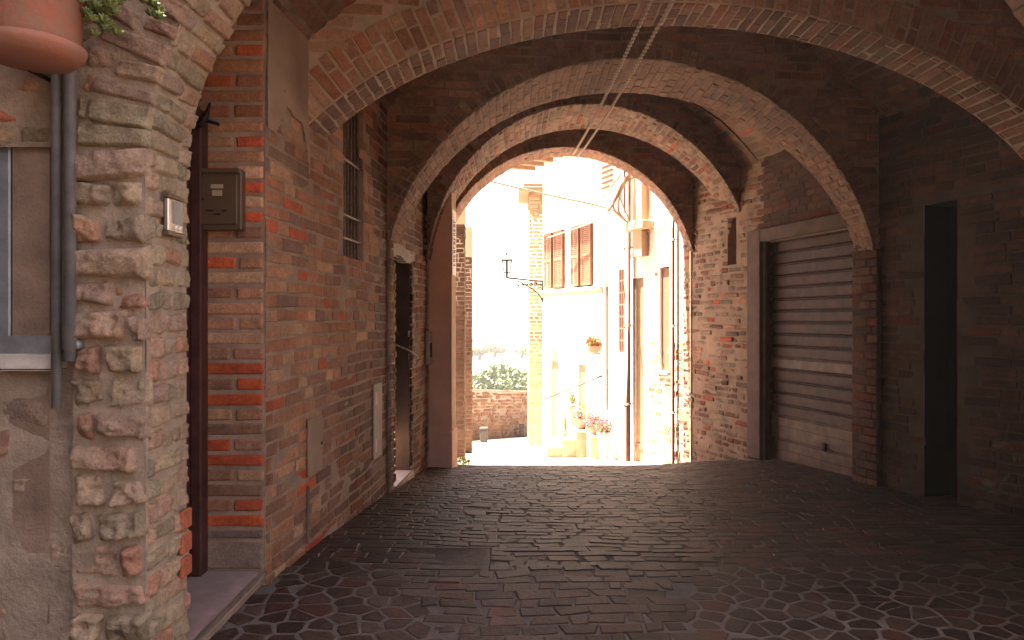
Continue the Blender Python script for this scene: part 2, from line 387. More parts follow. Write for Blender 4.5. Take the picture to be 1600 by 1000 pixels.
# barred window
win = MB(); 
for (a, b, c0, d0) in ((4.785, 4.81, .43, 2.05), (5.235, 5.26, .43, 2.05), (4.81, 5.235, .43, .455)):
    win.box((a, c0, -.09), (b, d0, -.05), P=lambda u, v, h: PL(u, v, h))
wf = win.build('window_frame', M['dark_wood'], passage, smooth=False); wf['label'] = 'frame of the tall barred window'
for i in range(6):
    b = MB(); y = 4.83+i*.077; b.tube([PL(y, .43, -.03), PL(y, 2.05, -.03)], .0085, 8); b.build('window_bar', M['rust_iron'], wf)
for z in (.56, .72, 1.1):
    b = MB(); b.tube([PL(4.78, z, -.02), PL(5.27, z+.005, -.02)], .008, 8); b.build('window_bar', M['rust_iron'], wf)

# --- right wall
GAR = (6.55, 7.90, -1.60, .86-.0); DOOR = (5.50, 5.80, -1.55, .93); SLOT = (8.42, 8.60, .66, 1.22)
GAR = (6.55, 7.90, -1.62, .86)
hr = [GAR, DOOR, SLOT]
mb = MB()
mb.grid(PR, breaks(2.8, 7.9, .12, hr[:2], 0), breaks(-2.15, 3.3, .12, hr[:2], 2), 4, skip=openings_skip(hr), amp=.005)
mb.grid(PR, breaks(7.9, 9.66, .12, hr[2:], 0), breaks(-2.15, 3.3, .12, hr[2:], 2), 1, skip=openings_skip(hr), amp=.005)
recess(mb, PR, GAR, .22, 1, 2); recess(mb, PR, DOOR, .4, 2, 2); recess(mb, PR, SLOT, .25, 1, 2)  # side door's recess coloured black to stand for its deep shade
sk = openings_skip([(6.45, 8.2, -2, 1.02), (5.36, 5.93, -2, .99), (8.40, 8.62, .63, 1.25)])
c = rows(4.2, 9.66, -2.0, 2.3, .075, .29, .5, .005, .007, keep=lambda u, v: ~sk(u, v) & (v > gz(3, u)-.12))
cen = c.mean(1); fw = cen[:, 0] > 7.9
lay(mb, PR, c[~fw], pal('dark', (~fw).sum()), m=.013, h=.005, k=2, amp=.003)  # near bricks, like their mortar, coloured dark to stand for missing light
colr = pal('worn', fw.sum()); red = (np.abs(cen[fw][:, 1]-(-.1)) < .45) & (rng.random(fw.sum()) < .35); colr[red] = pal('reveal', red.sum())*.8
lay(mb, PR, c[fw], colr, m=.018, h=.004, hj=.006, k=3, amp=.006, mat=3, ch=.012, tilt=.008)
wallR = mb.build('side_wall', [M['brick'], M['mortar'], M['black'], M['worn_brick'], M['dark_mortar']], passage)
wallR['label'] = 'shadowed right wall with crumbling bricks towards the exit'

# roller shutter garage
fr = MB()
fr.box((7.905, -1.62, .0), (8.14, 1.0, .05), P=PR, bev=.006); fr.box((6.46, .865, .0), (7.90, 1.0, .05), P=PR, bev=.006)
g = fr.build('garage_surround', M['concrete'], passage, smooth=False)
sh = MB(); z = -1.53; i = 0
for i in range(19):
    mt = 1 if (i < 4 or i == 8) else 0
    zz = [z, z+.004, z+.088, z+.096, z+.100, z+.108, z+.112, z+.1265]; hh = [-.108, -.092, -.090, -.094, -.108, -.106, -.098, -.108]
    if i in (0, 2): zz, hh = [z, z+.004, z+.1265], [-.100, -.092, -.092]
    v = [PR(np.float64(Yv), min(a_, .858), b_) for Yv in (6.552, 7.898) for a_, b_ in zip(zz, hh)]
    n = len(zz); sh.raw(v, [[k, k+1, n+k+1, n+k] for k in range(n-1)], mt); z += .1265
rs = sh.build('roller_shutter', [M['shutter_brown'], M['shutter_grey']], passage, smooth=False); rs['label'] = 'brown metal roller shutter with pale lower slats'
b = MB(); b.box((7.02, -1.30, -.085), (7.07, -1.22, -.065), P=PR, bev=.004); b.build('shutter_lock', M['iron'], rs)
for yy in (6.552, 7.868):
    b = MB(); b.box((yy, -1.6, -.07), (yy+.03, .86, -.02), P=PR); b.build('guide_rail', M['shutter_brown'], rs, smooth=False)
b = MB(); b.box((6.5, -1.75, -.2), (8.1, -1.545, .11), P=PR, bev=.012); b.build('threshold', M['concrete'], passage)
# dark arched side door on the right wall
b = MB(); b.box((5.50, -1.5, -.30), (5.80, .93, -.25), P=PR)
for k in range(1, 4): b.box((5.50+k*.075, -1.48, -.25), (5.50+k*.075+.006, .9, -.243), P=PR)
b.build('door', M['black'], passage, smooth=False)
# flat piers that carry the middle arch
mb = MB()
mb.box((6.24, -1.75, 0), (6.53, .62, .05), P=PR, mat=1)
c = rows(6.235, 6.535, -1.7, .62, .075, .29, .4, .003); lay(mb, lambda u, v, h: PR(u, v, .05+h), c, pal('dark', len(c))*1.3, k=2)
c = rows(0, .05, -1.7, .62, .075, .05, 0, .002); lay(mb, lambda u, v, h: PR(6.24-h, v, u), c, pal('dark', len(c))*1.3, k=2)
mb.build('pier', [M['brick'], M['dark_mortar']], passage)
mb = MB()
mb.box((5.95, -1.75, 0), (6.07, .75, .03), P=PL, mat=1)
c = rows(5.945, 6.075, -1.7, .75, .075, .13, .2, .003); lay(mb, lambda u, v, h: PL(u, v, .03+h), c, pal('worn', len(c))*.85, k=2)
c = rows(0, .03, -1.7, .75, .075, .03, 0, .001); lay(mb, lambda u, v, h: PL(5.95-h, v, u), c, pal('worn', len(c))*.85, k=2)
mb.build('pier', [M['brick'], M['mortar']], passage)
b = MB(); b.box((5.3, -1.7, -.25), (5.9, -1.44, .14), P=PR, bev=.02); b.build('threshold', M['concrete'], passage)

# --- transverse arch walls
class Arc:
    def __init__(s, cx, a, z0, b, xl, xr):
        tl = math.acos(max(-1, min(1, (xl-cx)/a))); tr = math.acos(max(-1, min(1, (xr-cx)/a)))
        th = np.linspace(tl, tr, 600); x = cx+a*np.cos(th); z = z0+b*np.sin(th)
        s.x, s.z = x, z; s.s = np.concatenate([[0], np.cumsum(np.hypot(np.diff(x), np.diff(z)))]); s.L = s.s[-1]
        nx = np.cos(th)/a; nz = np.sin(th)/b; l = np.hypot(nx, nz); s.nx = nx/l; s.nz = nz/l
        s.cx, s.a, s.z0, s.b, s.xl, s.xr = cx, a, z0, b, xl, xr
    def pt(s, t): return np.interp(t, s.s, s.x), np.interp(t, s.s, s.z), np.interp(t, s.s, s.nx), np.interp(t, s.s, s.nz)
def arch_wall(arc, yf, yb, ztop, ring, pface, pring, psoff, kk=2, m=.013, label=None, mats=None, spandrel=True, x_ext=None, namp=.003, th=.072, ringmat=0, wav=.004):
    mb = MB()
    def Pf(u, v, h): u = np.asarray(u, float); return np.stack([u, yf(u)-h, v+0*u], -1)
    def Pring(s_, r, h):
        x, z, nx, nz = arc.pt(s_); X = x+nx*r; return np.stack([X, yf(X)-h, z+nz*r], -1)
    T = float(np.mean(yb(arc.x)-yf(arc.x)))
    def Ps(u, s_, h):
        x, z, nx, nz = arc.pt(s_); X = x-nx*h; y = yf(x)+(yb(x)-yf(x))*u/T; return np.stack([X, y, z-nz*h], -1)
    ss = np.linspace(0, arc.L, 90)
    # face and back, filled from the arch line up to the top
    def Pface(s_, w_, h):
        x, z, nx, nz = arc.pt(s_); Z = z+(ztop-z)*w_; return np.stack([x, yf(x)-h+0*x, Z], -1)
    def Pback(s_, w_, h):
        x, z, nx, nz = arc.pt(s_); Z = z+(ztop-z)*w_; return np.stack([x, yb(x)+h+0*x, Z], -1)
    mb.grid(Pface, ss, np.linspace(0, 1, 8), 1); mb.grid(Pback, ss, np.linspace(0, 1, 3), 1)
    mb.grid(Ps, np.linspace(0, T, 8), ss, 1)
    c = rows(0, ring, 0, arc.L, th, ring*1.02, .3, .003)
    c[:, :, 0] = np.clip(c[:, :, 0], 0, ring)
    lay(mb, Pring, c, pal(pring, len(c)), m=m, h=.008, k=kk, amp=namp, swap=True, mat=ringmat)
    if spandrel:
        xe = x_ext or (arc.xl, arc.xr)
        def keep(u, v): return ((u-arc.cx)/(arc.a+ring+.01))**2+((v-arc.z0)/(arc.b+ring+.01))**2 > 1
        zmin = min(arc.z[0], arc.z[-1])
        c = rows(xe[0], xe[1], zmin, ztop, .075, .29, .4, .004, wav, keep=lambda u, v: keep(u, v) & (v > zmin))
        lay(mb, Pf, c, pal(pface, len(c)), m=m, h=.005, k=2, amp=namp)
    c = rows(0, T, 0, arc.L, th, .28, .35, .004)
    lay(mb, Ps, c, pal(psoff, len(c)), m=m, h=.006, k=kk, amp=namp, mat=ringmat)
    o = mb.build('arch', mats or [M['vault_brick'], M['vault_mortar']], passage)
    if label: o['label'] = label
    return o
lin = lambda x0, y0, x1, y1: (lambda x: y0+(y1-y0)*(np.asarray(x, float)-x0)/(x1-x0))
def deepen(x0, y0, x1, y1, d): return lambda x: lin(x0, y0, x1, y1)(x)+d*np.sin(math.pi*np.clip((np.asarray(x, float)-x0)/(x1-x0), 0, 1))**.8
# B : flat wide arch nearest, C : wide semicircle, D : smaller, E : exit arch
arcB = Arc(1.2, 2.75, .28, 1.66, -1.185, 3.68)
arch_wall(arcB, lin(-1.18, 4.1, 3.67, 4.65), lin(-1.18, 4.45, 3.67, 5.0), 3.2, .26, 'warm', 'warm', 'vault', kk=3, m=.011, mats=[M['brick'], M['light_mortar']], label='wide flat arch of warm brick at the front', namp=.004, wav=.006)
arcC = Arc(1.07, 2.15, .2, 2.04, -1.05, 3.2197)
arch_wall(arcC, lin(-1.05, 5.96, 3.2, 6.26), deepen(-1.05, 6.5, 3.2, 6.56, .5), 3.2, .14, 'vault', 'band', 'band', kk=2, label='wide round arch in the middle of the passage')
arcD = Arc(.97, 1.87, .45, 1.95, -.89, 2.75)
arch_wall(arcD, lin(-.9, 7.5, 2.75, 8.35), deepen(-.9, 8.3, 2.75, 8.85, .38), 3.2, .12, 'vault', 'worn', 'worn', kk=3, m=.018, namp=.006, label='weathered inner arch with crumbling bricks')
arcE = Arc(.72, 1.7, .48, 1.75, -.79, 2.37)
arch_wall(arcE, lin(-.79, 9.05, 2.35, 9.35), lin(-.79, 9.76, 2.35, 9.66), 3.2, .13, 'vault', 'band', 'band', kk=2, label='last arch opening to the street')
# ceilings of the bays between the arch walls
mb = MB()
for (y0, y1, zc) in ((2.7, 4.4, 2.45), (4.4, 6.2, 2.6), (6.2, 8.0, 2.62), (8.0, 9.4, 2.6)):
    def Pv(u, v, h, zc=zc):
        x = XL(v)-.05+(XR(v)+.1-XL(v))*u; return np.stack([x, v+0*u, zc-.9*(2*u-1)**2*np.abs(2*u-1)-h], -1)
    mb.grid(Pv, np.linspace(0, 1, 40), np.linspace(y0, y1, 8), 1, amp=.006)
    c = rows(y0, y1, 0, 1, .075/4.4, .29, .4, .0)
    lay(mb, Pv, c, pal('vault', len(c)), m=.0, h=.006, k=2, amp=.003, swap=True, ch=.004)
mb.build('vault', [M['vault_brick'], M['vault_mortar']], passage)
# outer shell: upper storey and outer skins that keep the daylight out
mb = MB()
def prism(mb, pts, z0, z1, mat=0, c=(.5, .5, .5)):
    n = len(pts); v = [(x, y, z0) for x, y in pts]+[(x, y, z1) for x, y in pts]
    mb.raw(v, [[k, (k+1) % n, (k+1) % n+n, k+n] for k in range(n)], mat, c)
    mb.poly([v[k] for k in range(n)], mat, c); mb.poly([v[k+n] for k in range(n)], mat, c)
prism(mb, [(-1.68, 2.5), (4.9, 2.5), (2.9, 9.75), (-1.15, 9.75)], 3.12, 3.9)
prism(mb, [(XR(2.5)+.5, 2.5), (XR(2.5)+.9, 2.5), (XR(9.64)+.9, 9.64), (XR(9.64)+.5, 9.64)], -2.6, 3.12)
prism(mb, [(XL(6.84)-.34, 6.85), (XL(6.84)-.08, 6.85), (XL(9.75)-.08, 9.75), (XL(9.75)-.36, 9.75)], -2.6, 3.12)
prism(mb, [(-1.65, 3.55), (XL(3.56)-.24, 3.55), (XL(6.18)-.24, 6.18), (XL(6.18)-.36, 6.18)], -2.6, 3.12)
prism(mb, [(XL(6.18)-.36, 6.18), (XL(6.18)-.04, 6.18), (XL(6.85)-.04, 6.85), (XL(6.85)-.36, 6.85)], .56, 3.12)
prism(mb, [(2.36, 9.42), (3.4, 9.42), (3.4, 9.655), (2.36, 9.655)], -2.6, 3.12)
mb.build('outer_wall', M['cream_wall'], passage, smooth=False)

# front arch A with the ragged pier
arcA = Arc(.45, 1.72, .52, 1.4, -1.268, 2.168)
yA0, yA1 = 2.47, 2.78
mb = MB(); ringA = .25
PA = lambda u, v, h: np.stack([np.asarray(u, float), yA0-h+0*np.asarray(u, float), v+0*np.asarray(u, float)], -1)
def PAr(s_, r, h):
    x, z, nx, nz = arcA.pt(s_); X = x+nx*r; return np.stack([X, yA0-h+0*X, z+nz*r], -1)
def PAs(u, s_, h):
    x, z, nx, nz = arcA.pt(s_); return np.stack([x-nx*h, yA0+u, z-nz*h], -1)
def Aface(s_, w_, h):
    x, z, nx, nz = arcA.pt(s_); Z = z+(3.9-z)*w_; return np.stack([x, yA0-h+0*x, Z], -1)
def Aback(s_, w_, h):
    x, z, nx, nz = arcA.pt(s_); Z = z+(3.3-z)*w_; return np.stack([x, yA1+h+0*x, Z], -1)
ss = np.linspace(0, arcA.L, 90)
mb.grid(Aface, ss, np.linspace(0, 1, 30), 1, amp=.003); mb.grid(Aback, ss, np.linspace(0, 1, 3), 1)
mb.grid(PAs, np.linspace(0, .31, 12), ss, 1, amp=.004)
PM = np.array([.40, .30, .21])
c = rows(0, ringA, 0, arcA.L, .075, .24, .35, .007); c[:, :, 0] = np.clip(c[:, :, 0], .0, ringA); c[:, :, 0] = np.where(c[:, :, 0] < .03, -.014, c[:, :, 0])
cA = pal('pier', len(c)); up = c.mean(1)[:, 1] > .35; cA[up] = .6*cA[up]+.4*pal('wall', up.sum()); cA = .68*cA+.32*PM
lay(mb, PAr, c, cA, m=.010, h=.018, hj=.004, k=9, amp=.010, fr=24, ch=.010, tilt=.008, swap=True, deep=.012)
c = rows(0, .31, 0, arcA.L, .075, .2, .4, .005)
cA = pal('pier', len(c)); up = c.mean(1)[:, 1] > .5; cA[up] = .5*cA[up]+.5*pal('wall', up.sum()); cA = .7*cA+.3*PM
lay(mb, PAs, c, cA, m=.011, h=.014, hj=.003, k=6, amp=.006, fr=26, ch=.010, tilt=.004, deep=.008)
# left leg
zb, zt = -1.7, .60
PSide = lambda u, v, h: np.stack([-1.268-.0+h+0*np.asarray(u, float)+(.0-0*v), np.asarray(u, float), v+0*np.asarray(u, float)], -1)
mb.grid(PSide, np.linspace(yA0, yA1, 14), np.linspace(zb, zt, 90), 1, amp=.003)
mb.grid(PA, np.linspace(-1.52, -1.268, 12), np.linspace(zb, zt, 90), 1, amp=.004)
c = rows(yA0+.005, yA1, zb, zt, .082, .15, .35, .006, .006)
lay(mb, PSide, c, .62*pal('pier', len(c))+.38*PM, m=.011, h=.014, hj=.003, k=7, amp=.007, fr=26, ch=.012, tilt=.005, deep=.01)
c = rows(-1.515, -1.262, zb, zt, .115, .27, .12, .010, .010)
lay(mb, PA, c, .6*pal('pier', len(c))+.4*PM, m=.010, h=.026, hj=.008, k=14, amp=.020, fr=19, ch=.014, tilt=.014, deep=.02)
# strip of wall left of the arch ring, above the springing
mb.grid(PA, np.linspace(-1.9, -1.268, 40), np.linspace(zt, 3.9, 120), 1, amp=.004, skip=lambda u, v: ((u-.45)/1.72)**2+((v-.52)/1.4)**2 < 1)
c = rows(-1.9, -1.25, zt, 3.9, .085, .22, .4, .01, .01, keep=lambda u, v: ((u-.45)/(1.72+ringA+.02))**2+((v-.52)/(1.4+ringA+.02))**2 > 1)
lay(mb, PA, c, pal('pier', len(c)), m=.018, h=.004, hj=.006, k=6, amp=.012, fr=24, ch=.012, tilt=.01)
# right leg and the wall beyond it
PB = lambda u, v, h: PA(u, v, h)
PRs = lambda u, v, h: np.stack([2.168-h+0*np.asarray(u, float), np.asarray(u, float), v+0*np.asarray(u, float)], -1)
mb.grid(PB, np.linspace(2.168, 4.9, 12), np.linspace(zb, 3.9, 20), 1); mb.grid(PRs, np.linspace(yA0, yA1, 4), np.linspace(zb, zt, 12), 1)
mb.grid(lambda u, v, h: np.stack([np.asarray(u, float), yA1+0*np.asarray(u, float), v+0*np.asarray(u, float)], -1), np.linspace(2.168, 4.9, 6), np.linspace(zb, 3.3, 6), 1)
# left leg back face towards the doorway
mb.grid(lambda u, v, h: np.stack([np.asarray(u, float), yA1+0*np.asarray(u, float), v+0*np.asarray(u, float)], -1), np.linspace(-1.75, -1.268, 4), np.linspace(zb, 3.2, 6), 1)
c = rows(2.168, 4.6, zb, 3.9, .08, .28, .4, .006, .006, keep=lambda u, v: ((u-.45)/(1.72+ringA+.02))**2+((v-.52)/(1.4+ringA+.02))**2 > 1)
lay(mb, PB, c, pal('pier', len(c)), m=.016, h=.006, k=2, amp=.006)
a = mb.build('arch', [M['rough_brick'], M['pale_mortar']], passage); a['label'] = 'eroded pale pier and arch at the near left'
# small red bricks near the foot of the pier
mb = MB()
for i, z in enumerate((-.98, -.89, -.80)):
    mb.box((yA1-.085, z, .008), (yA1-.006, z+.074, .026), P=PSide, bev=.005, c=(.40, .11, .05))
mb.build('repair_brick', M['brick'], passage, smooth=False)

# left doorway: door, frame, step
d = MB(); d.box((-1.60, 2.80, -1.24), (-1.555, 3.52, .98), bev=.004)
for k in range(3): d.box((-1.556, 2.88, -1.15+k*.7), (-1.545, 3.40, -.55+k*.7), bev=.006)
door = d.build('door', M['red_door'], passage, smooth=False); door['label'] = 'dark red wooden door deep in the left doorway'
d = MB(); d.box((-1.555, 3.44, -1.24), (-1.50, 3.525, 1.02), bev=.006); d.box((-1.555, 2.79, -1.24), (-1.50, 2.86, 1.02), bev=.006); d.box((-1.555, 2.86, .95), (-1.50, 3.44, 1.03), bev=.006)
d.build('door_frame', M['red_door'], door, smooth=False)
d = MB(); d.tube([(-1.50, 3.42, .93), (-1.47, 3.43, .98), (-1.46, 3.45, 1.05)], [.018, .014, .004], 8); d.tube([(-1.49, 3.40, .96), (-1.44, 3.50, .96)], .009, 8)
d.build('iron_hook', M['iron'], door)
mb = MB()
prism(mb, [(-1.75, 2.5), (-1.62, 2.5), (-1.62, 3.54), (-1.75, 3.54)], -1.6, 3.2, 0, (.3, .2, .14))
mb.grid(lambda u, v, h: np.stack([np.asarray(u, float), v+0*np.asarray(u, float), 2.3+0*np.asarray(u, float)], -1), [-1.7, -1.2], [2.7, 3.6], 0)
mb.grid(PL, [2.78, 3.53], [2.0, 3.3], 0, h=-.03)
mb.build('door_reveal', M['mortar'], passage, smooth=False)
s = MB()
v = []
s.box((-1.56, 2.50, -1.275), (-1.225, 3.525, -1.24), bev=.004)
st = s.build('doorstep', M['step_stone'], passage, smooth=False)
s = MB(); s.box((-1.56, 2.50, -1.45), (-1.24, 3.525, -1.275)); s.build('step_riser', M['mortar'], st, smooth=False)
s = MB(); s.box((-1.234, 2.50, -1.258), (-1.2215, 3.525, -1.2365)); s.build('metal_edge', M['steel'], st, smooth=False)

# second doorway on the left wall
mb = MB(); ys = np.linspace(6.08, 6.92, 10)
for j in range(9):
    a_, b_ = ys[j], ys[j+1]; dz = .02*math.sin(j*.9)-.0
    mb.box((a_, .55+dz, -.05), (b_+.002, .66+dz*.6-.03*(j > 6), .03), P=PL)
mb.build('lintel', M['stone'], passage, smooth=False)
mb = MB(); mb.box((6.20, -1.14, -.30), (6.83, .55, -.26), P=PL)
dr = mb.build('door', M['black'], passage, smooth=False); dr['label'] = 'dark door leaf with daylight showing beneath it'
mb = MB(); mb.tube([PL(6.55, -.02, -.24), PL(6.52, -.12, -.16), PL(6.60, -.22, -.10), PL(6.75, -.28, .0), PL(7.0, -.36, .05)], .009, 8)
mb.tube([PL(6.5, -.03, -.22), PL(6.60, .05, -.18), PL(6.72, -.0, -.12), PL(6.74, -.15, -.08)], .006, 8); mb.build('iron_handle', M['rust_iron'], dr)
mb = MB(); mb.box((6.1, -1.6, -.36), (6.92, -1.44, .03), P=PL, bev=.008); mb.build('threshold', M['step_stone'], passage)
# quoins of pale rough brick around that door
mb = MB()
for side in (6.10, 6.85):
    z = -1.4; mb = MB()
    while z < .5:
        hh = rng.uniform(.06, .085); w_ = rng.uniform(.05, .09)
        mb.box((side+(.085-w_ if side < 6.5 else 0), z, -.01), (side+(.085 if side < 6.5 else w_), z+hh-.012, .02+rng.uniform(0, .012)), P=PL, bev=.01, c=tuple(pal('worn', 1)[0]*1.15)); z += hh
    mb.build('door_quoins', M['worn_brick'], passage)


# pilaster of brown plaster on the left near the exit
mb = MB()
prism(mb, [(-.95, 7.8), (-.668, 7.8), (-.646, 8.1), (-.93, 8.1)], -2.1, 2.2)
pil = mb.build('pilaster', M['brown_plaster'], passage, smooth=False)
mb = MB(); prism(mb, [(-.667, 7.802), (-.660, 7.802), (-.637, 8.098), (-.645, 8.098)], -2.1, 2.15)
mb.build('lit_plaster_face', M['tan_plaster'], pil, smooth=False)  # tan strip: outside light on this side is put into its colour
mb = MB(); prism(mb, [(-.80, 7.765), (-.655, 7.765), (-.648, 7.79), (-.622, 8.12), (-.80, 8.12)], -2.1, -1.22); mb.build('plinth', M['brown_plaster'], pil, smooth=False)
mb = MB(); mb.tube([(-.925, 7.74, -1.7), (-.925, 7.74, .5), (-.93, 7.75, .95)], .022, 10); mb.build('conduit', M['tan_plaster'], passage)

# ============================================================ small things in the passage
mx = thing('mailbox', (-1.42, 3.53, .437), 'bronze painted metal mailbox on the red brick reveal', 'mailbox')
b = MB(); b.box((-1.531, 3.462, .437), (-1.313, 3.522, .734), bev=.006); b.build('body', M['bronze_paint'], mx, smooth=False)
b = MB(); b.box((-1.514, 3.452, .462), (-1.331, 3.4625, .700), bev=.004); dd = b.build('door', M['bronze_paint'], mx, smooth=False)
b = MB(); b.box((-1.525, 3.447, .712), (-1.319, 3.47, .7345), bev=.004); b.build('flap', M['bronze_paint'], mx, smooth=False)
for (x0, x1, z0, z1) in ((-1.457, -1.397, .636, .656), (-1.450, -1.402, .600, .628)):
    b = MB(); b.box((x0, 3.4485, z0), (x1, 3.4525, z1), bev=.001); b.build('name_label', M['label_cream'], dd, smooth=False)
for (x0, x1, z0) in ((-1.480, -1.445, .526), (-1.406, -1.378, .526), (-1.443, -1.410, .508)):
    b = MB(); b.box((x0, 3.4505, z0), (x1, 3.4523, z0+.007)); b.build('viewing_slot', M['black'], dd, smooth=False)
b = MB(); b.tube([(-1.494, 3.452, .585), (-1.494, 3.447, .585)], .006, 10); b.build('lock', M['iron'], dd)

ic = thing('intercom_panel', (-1.262, 2.68, .30), 'brushed steel doorbell panel on the pale brick pier', 'intercom')
b = MB(); b.box((2.560, .320, .018), (2.672, .440, .036), P=PSide, bev=.004); b.build('plate', M['steel'], ic, smooth=False)
b = MB(); b.box((2.557, .440, .016), (2.675, .456, .040), P=PSide, bev=.003); b.build('rain_hood', M['bronze_paint'], ic, smooth=False)
b = MB(); b.box((2.557, .304, .016), (2.675, .321, .040), P=PSide, bev=.003); b.build('base', M['bronze_paint'], ic, smooth=False)
b = MB(); b.box((2.592, .350, .036), (2.665, .433, .0385), P=PSide); b.build('grille', M['grey_metal'], ic, smooth=False)
for k in range(2):
    b = MB(); q = PSide(np.float64(2.69), .328, .034); b.tube([tuple(PSide(np.float64(2.615+k*.03), .337, .036)), tuple(PSide(np.float64(2.615+k*.03), .337, .043))], .007, 12); b.build('button', M['white_enamel'], ic)

b = MB(); b.box((5.50, -1.08, .008), (5.74, -.50, .016), P=PL, bev=.001)
n1 = b.build('notice_board', M['paper'], None, smooth=False, loc=tuple(PL(np.float64(5.62), -.8, .0))); tag(n1, 'tall pale notice panel on the left brick wall before the side door', 'notice')
for zz in (-.66, -1.03):
    b = MB(); b.box((5.535, zz, .016), (5.585, zz+.10, .0175), P=PL); b.build('faded_print', M['brown_plaster'], n1, smooth=False)
b = MB(); b.box((4.08, -.90, .010), (4.32, -.57, .018), P=PL, bev=.002)
n2 = b.build('utility_hatch', M['plaster'], None, smooth=False, loc=tuple(PL(np.float64(4.2), -.75, .0))); tag(n2, 'faded grey utility hatch low on the left wall', 'hatch')
b = MB(); b.tube([tuple(PL(np.float64(4.30), -.74, .018)), tuple(PL(np.float64(4.30), -.74, .026))], .01, 10); b.build('lock', M['iron'], n2)
b = MB(); b.tube([PL(4.09, -1.28, .01), PL(4.09, -.95, .012)], .008, 8, c=(.4, .3, .2)); b.build('conduit', M['concrete'], n2)
b = MB(); b.box((7.58, -.48, .01), (7.76, -.12, .05), P=PL, bev=.004)
n3 = b.build('meter_box', M['paper'], None, smooth=False, loc=tuple(PL(np.float64(7.6), -.3, .0))); tag(n3, 'small pale meter box beside the brown pilaster', 'meter box')
b = MB(); b.box((7.63, -.40, .05), (7.72, -.25, .054), P=PL); b.build('dial_window', M['black'], n3, smooth=False)

# street name board, edge-on, with its letters
sg = thing('street_sign', (-.645, 7.95, .48), 'long narrow white sign with dark letters on the pilaster edge', 'sign')
PSG = lambda u, v, h: np.stack([-.6595+.0777*(u-7.802)+h, u-.0777*h, v], -1)
b = MB(); b.box((7.82, .50, 0), (8.08, 1.22, .006), P=PSG, bev=.002); b.build('board', M['white_enamel'], sg, smooth=False)
b = MB()
for k in range(11):
    z0 = .60+k*.048
    P_ = lambda u, v, h: PSG(u, v+(u-7.94)*.12, h)
    b.box((7.88, z0, .006), (8.02, z0+.012, .0068), P=P_); b.box((7.88, z0+.010, .006), (7.91, z0+.03, .0068), P=P_)
    if k % 3 != 1: b.box((7.95, z0+.010, .006), (7.98, z0+.026, .0068), P=P_)
    if k % 2: b.box((7.88, z0+.022, .006), (8.02, z0+.032, .0068), P=P_)
b.build('lettering', M['ink'], sg, smooth=False)

# two chains slung from the exit arch to the front arch
def chain(p0, p1, sag, label):
    p0, p1 = Vector(p0), Vector(p1); n = int((p1-p0).length/.034); mb = MB()
    for i in range(n):
        t0 = i/n; t1 = (i+1)/n
        f = lambda t: p0.lerp(p1, t)-Vector((0, 0, sag*4*t*(1-t)))
        a, b_ = f(t0), f(t1); d_ = (b_-a); L = d_.length*1.28; dn = d_.normalized(); c_ = (a+b_)/2
        s1 = dn.cross(Vector((0, 0, 1))).normalized(); s2 = dn.cross(s1)
        side = s1 if i % 2 else s2
        pts = []
        for k in range(9):
            th = 2*math.pi*k/8; pts.append(c_+dn*(math.cos(th)*L/2)+side*(math.sin(th)*.0115))
        mb.tube(pts, .0046, 5, cap=False)
    o = mb.build('chain', M['chain'], None, loc=tuple(p0)); tag(o, label, 'chain', 'chains hanging under the vaults')
chain((.80, 9.35, 2.17), (.82, 3.9, 1.88), .06, 'left one of two slack chains running under the vaults')
chain((.85, 9.35, 2.13), (.95, 3.9, 1.88), .07, 'right one of two slack chains running under the vaults')

# near left: facade to the left of the pier, window, pipes, pot
fac = thing('stone_facade', (-2.6, 2.6, -1.4), 'rough plastered stone house front at the left edge', 'house')
mb = MB(); hw = [(-1.99, -1.56, -.12, .86)]
PF2 = lambda u, v, h: np.stack([np.asarray(u, float), 2.50-h+0*np.asarray(u, float), v+0*np.asarray(u, float)], -1)
mb.grid(PF2, breaks(-6, -1.51, .045, hw, 0), breaks(-1.7, 3.9, .045, hw, 2), 1, skip=openings_skip(hw), amp=.012, fr=9)
recess(mb, PF2, hw[0], .12, 1, 2)
sk = openings_skip([(-2.03, -1.53, -.16, .9)])
c = rows(-3.2, -1.52, -1.7, 1.6, .13, .26, .4, .016, .012, keep=lambda u, v: ~sk(u, v) & (rng.random(len(u)) < .75))
lay(mb, PF2, c, .5*pal('pier', len(c))+.5*PM, m=.03, h=.0, hj=.008, k=7, amp=.014, fr=16, ch=.02, tilt=.012, deep=.03)
prism(mb, [(-6, 2.64), (-1.70, 2.64), (-1.70, 2.9), (-6, 2.9)], -1.7, 3.9, 1)
mb.build('wall', [M['rough_brick'], M['pale_mortar'], M['glass_dark']], fac)
b = MB()
for (x0, x1, z0, z1) in ((-1.99, -1.95, -.12, .86), (-1.61, -1.56, -.12, .86), (-1.95, -1.61, .82, .86), (-1.80, -1.76, -.08, .82)):
    b.box((x0, 2.50, z0), (x1, 2.56, z1), bev=.005)
b.build('window_frame', M['grey_metal'], fac, smooth=False)
b = MB(); b.box((-1.98, 2.485, -.117), (-1.57, 2.58, -.055)); b.build('bottom_rail', M['grey_metal'], fac, smooth=False)
b = MB(); b.box((-2.02, 2.44, -.175), (-1.56, 2.619, -.117), bev=.008); b.build('sill', M['stone'], fac)
dp = thing('drainpipe', (-1.535, 2.40, -.12), 'grey metal drainpipe against the near left pier', 'drainpipe')
b = MB(); b.tube([(-1.505, 2.43, 1.6), (-1.505, 2.43, -.14)], .019, 14); b.build('pipe', M['grey_metal'], dp)
b = MB(); b.tube([(-1.555, 2.435, .86), (-1.555, 2.435, -.30)], .016, 12); b.build('pipe', M['grey_metal'], dp)
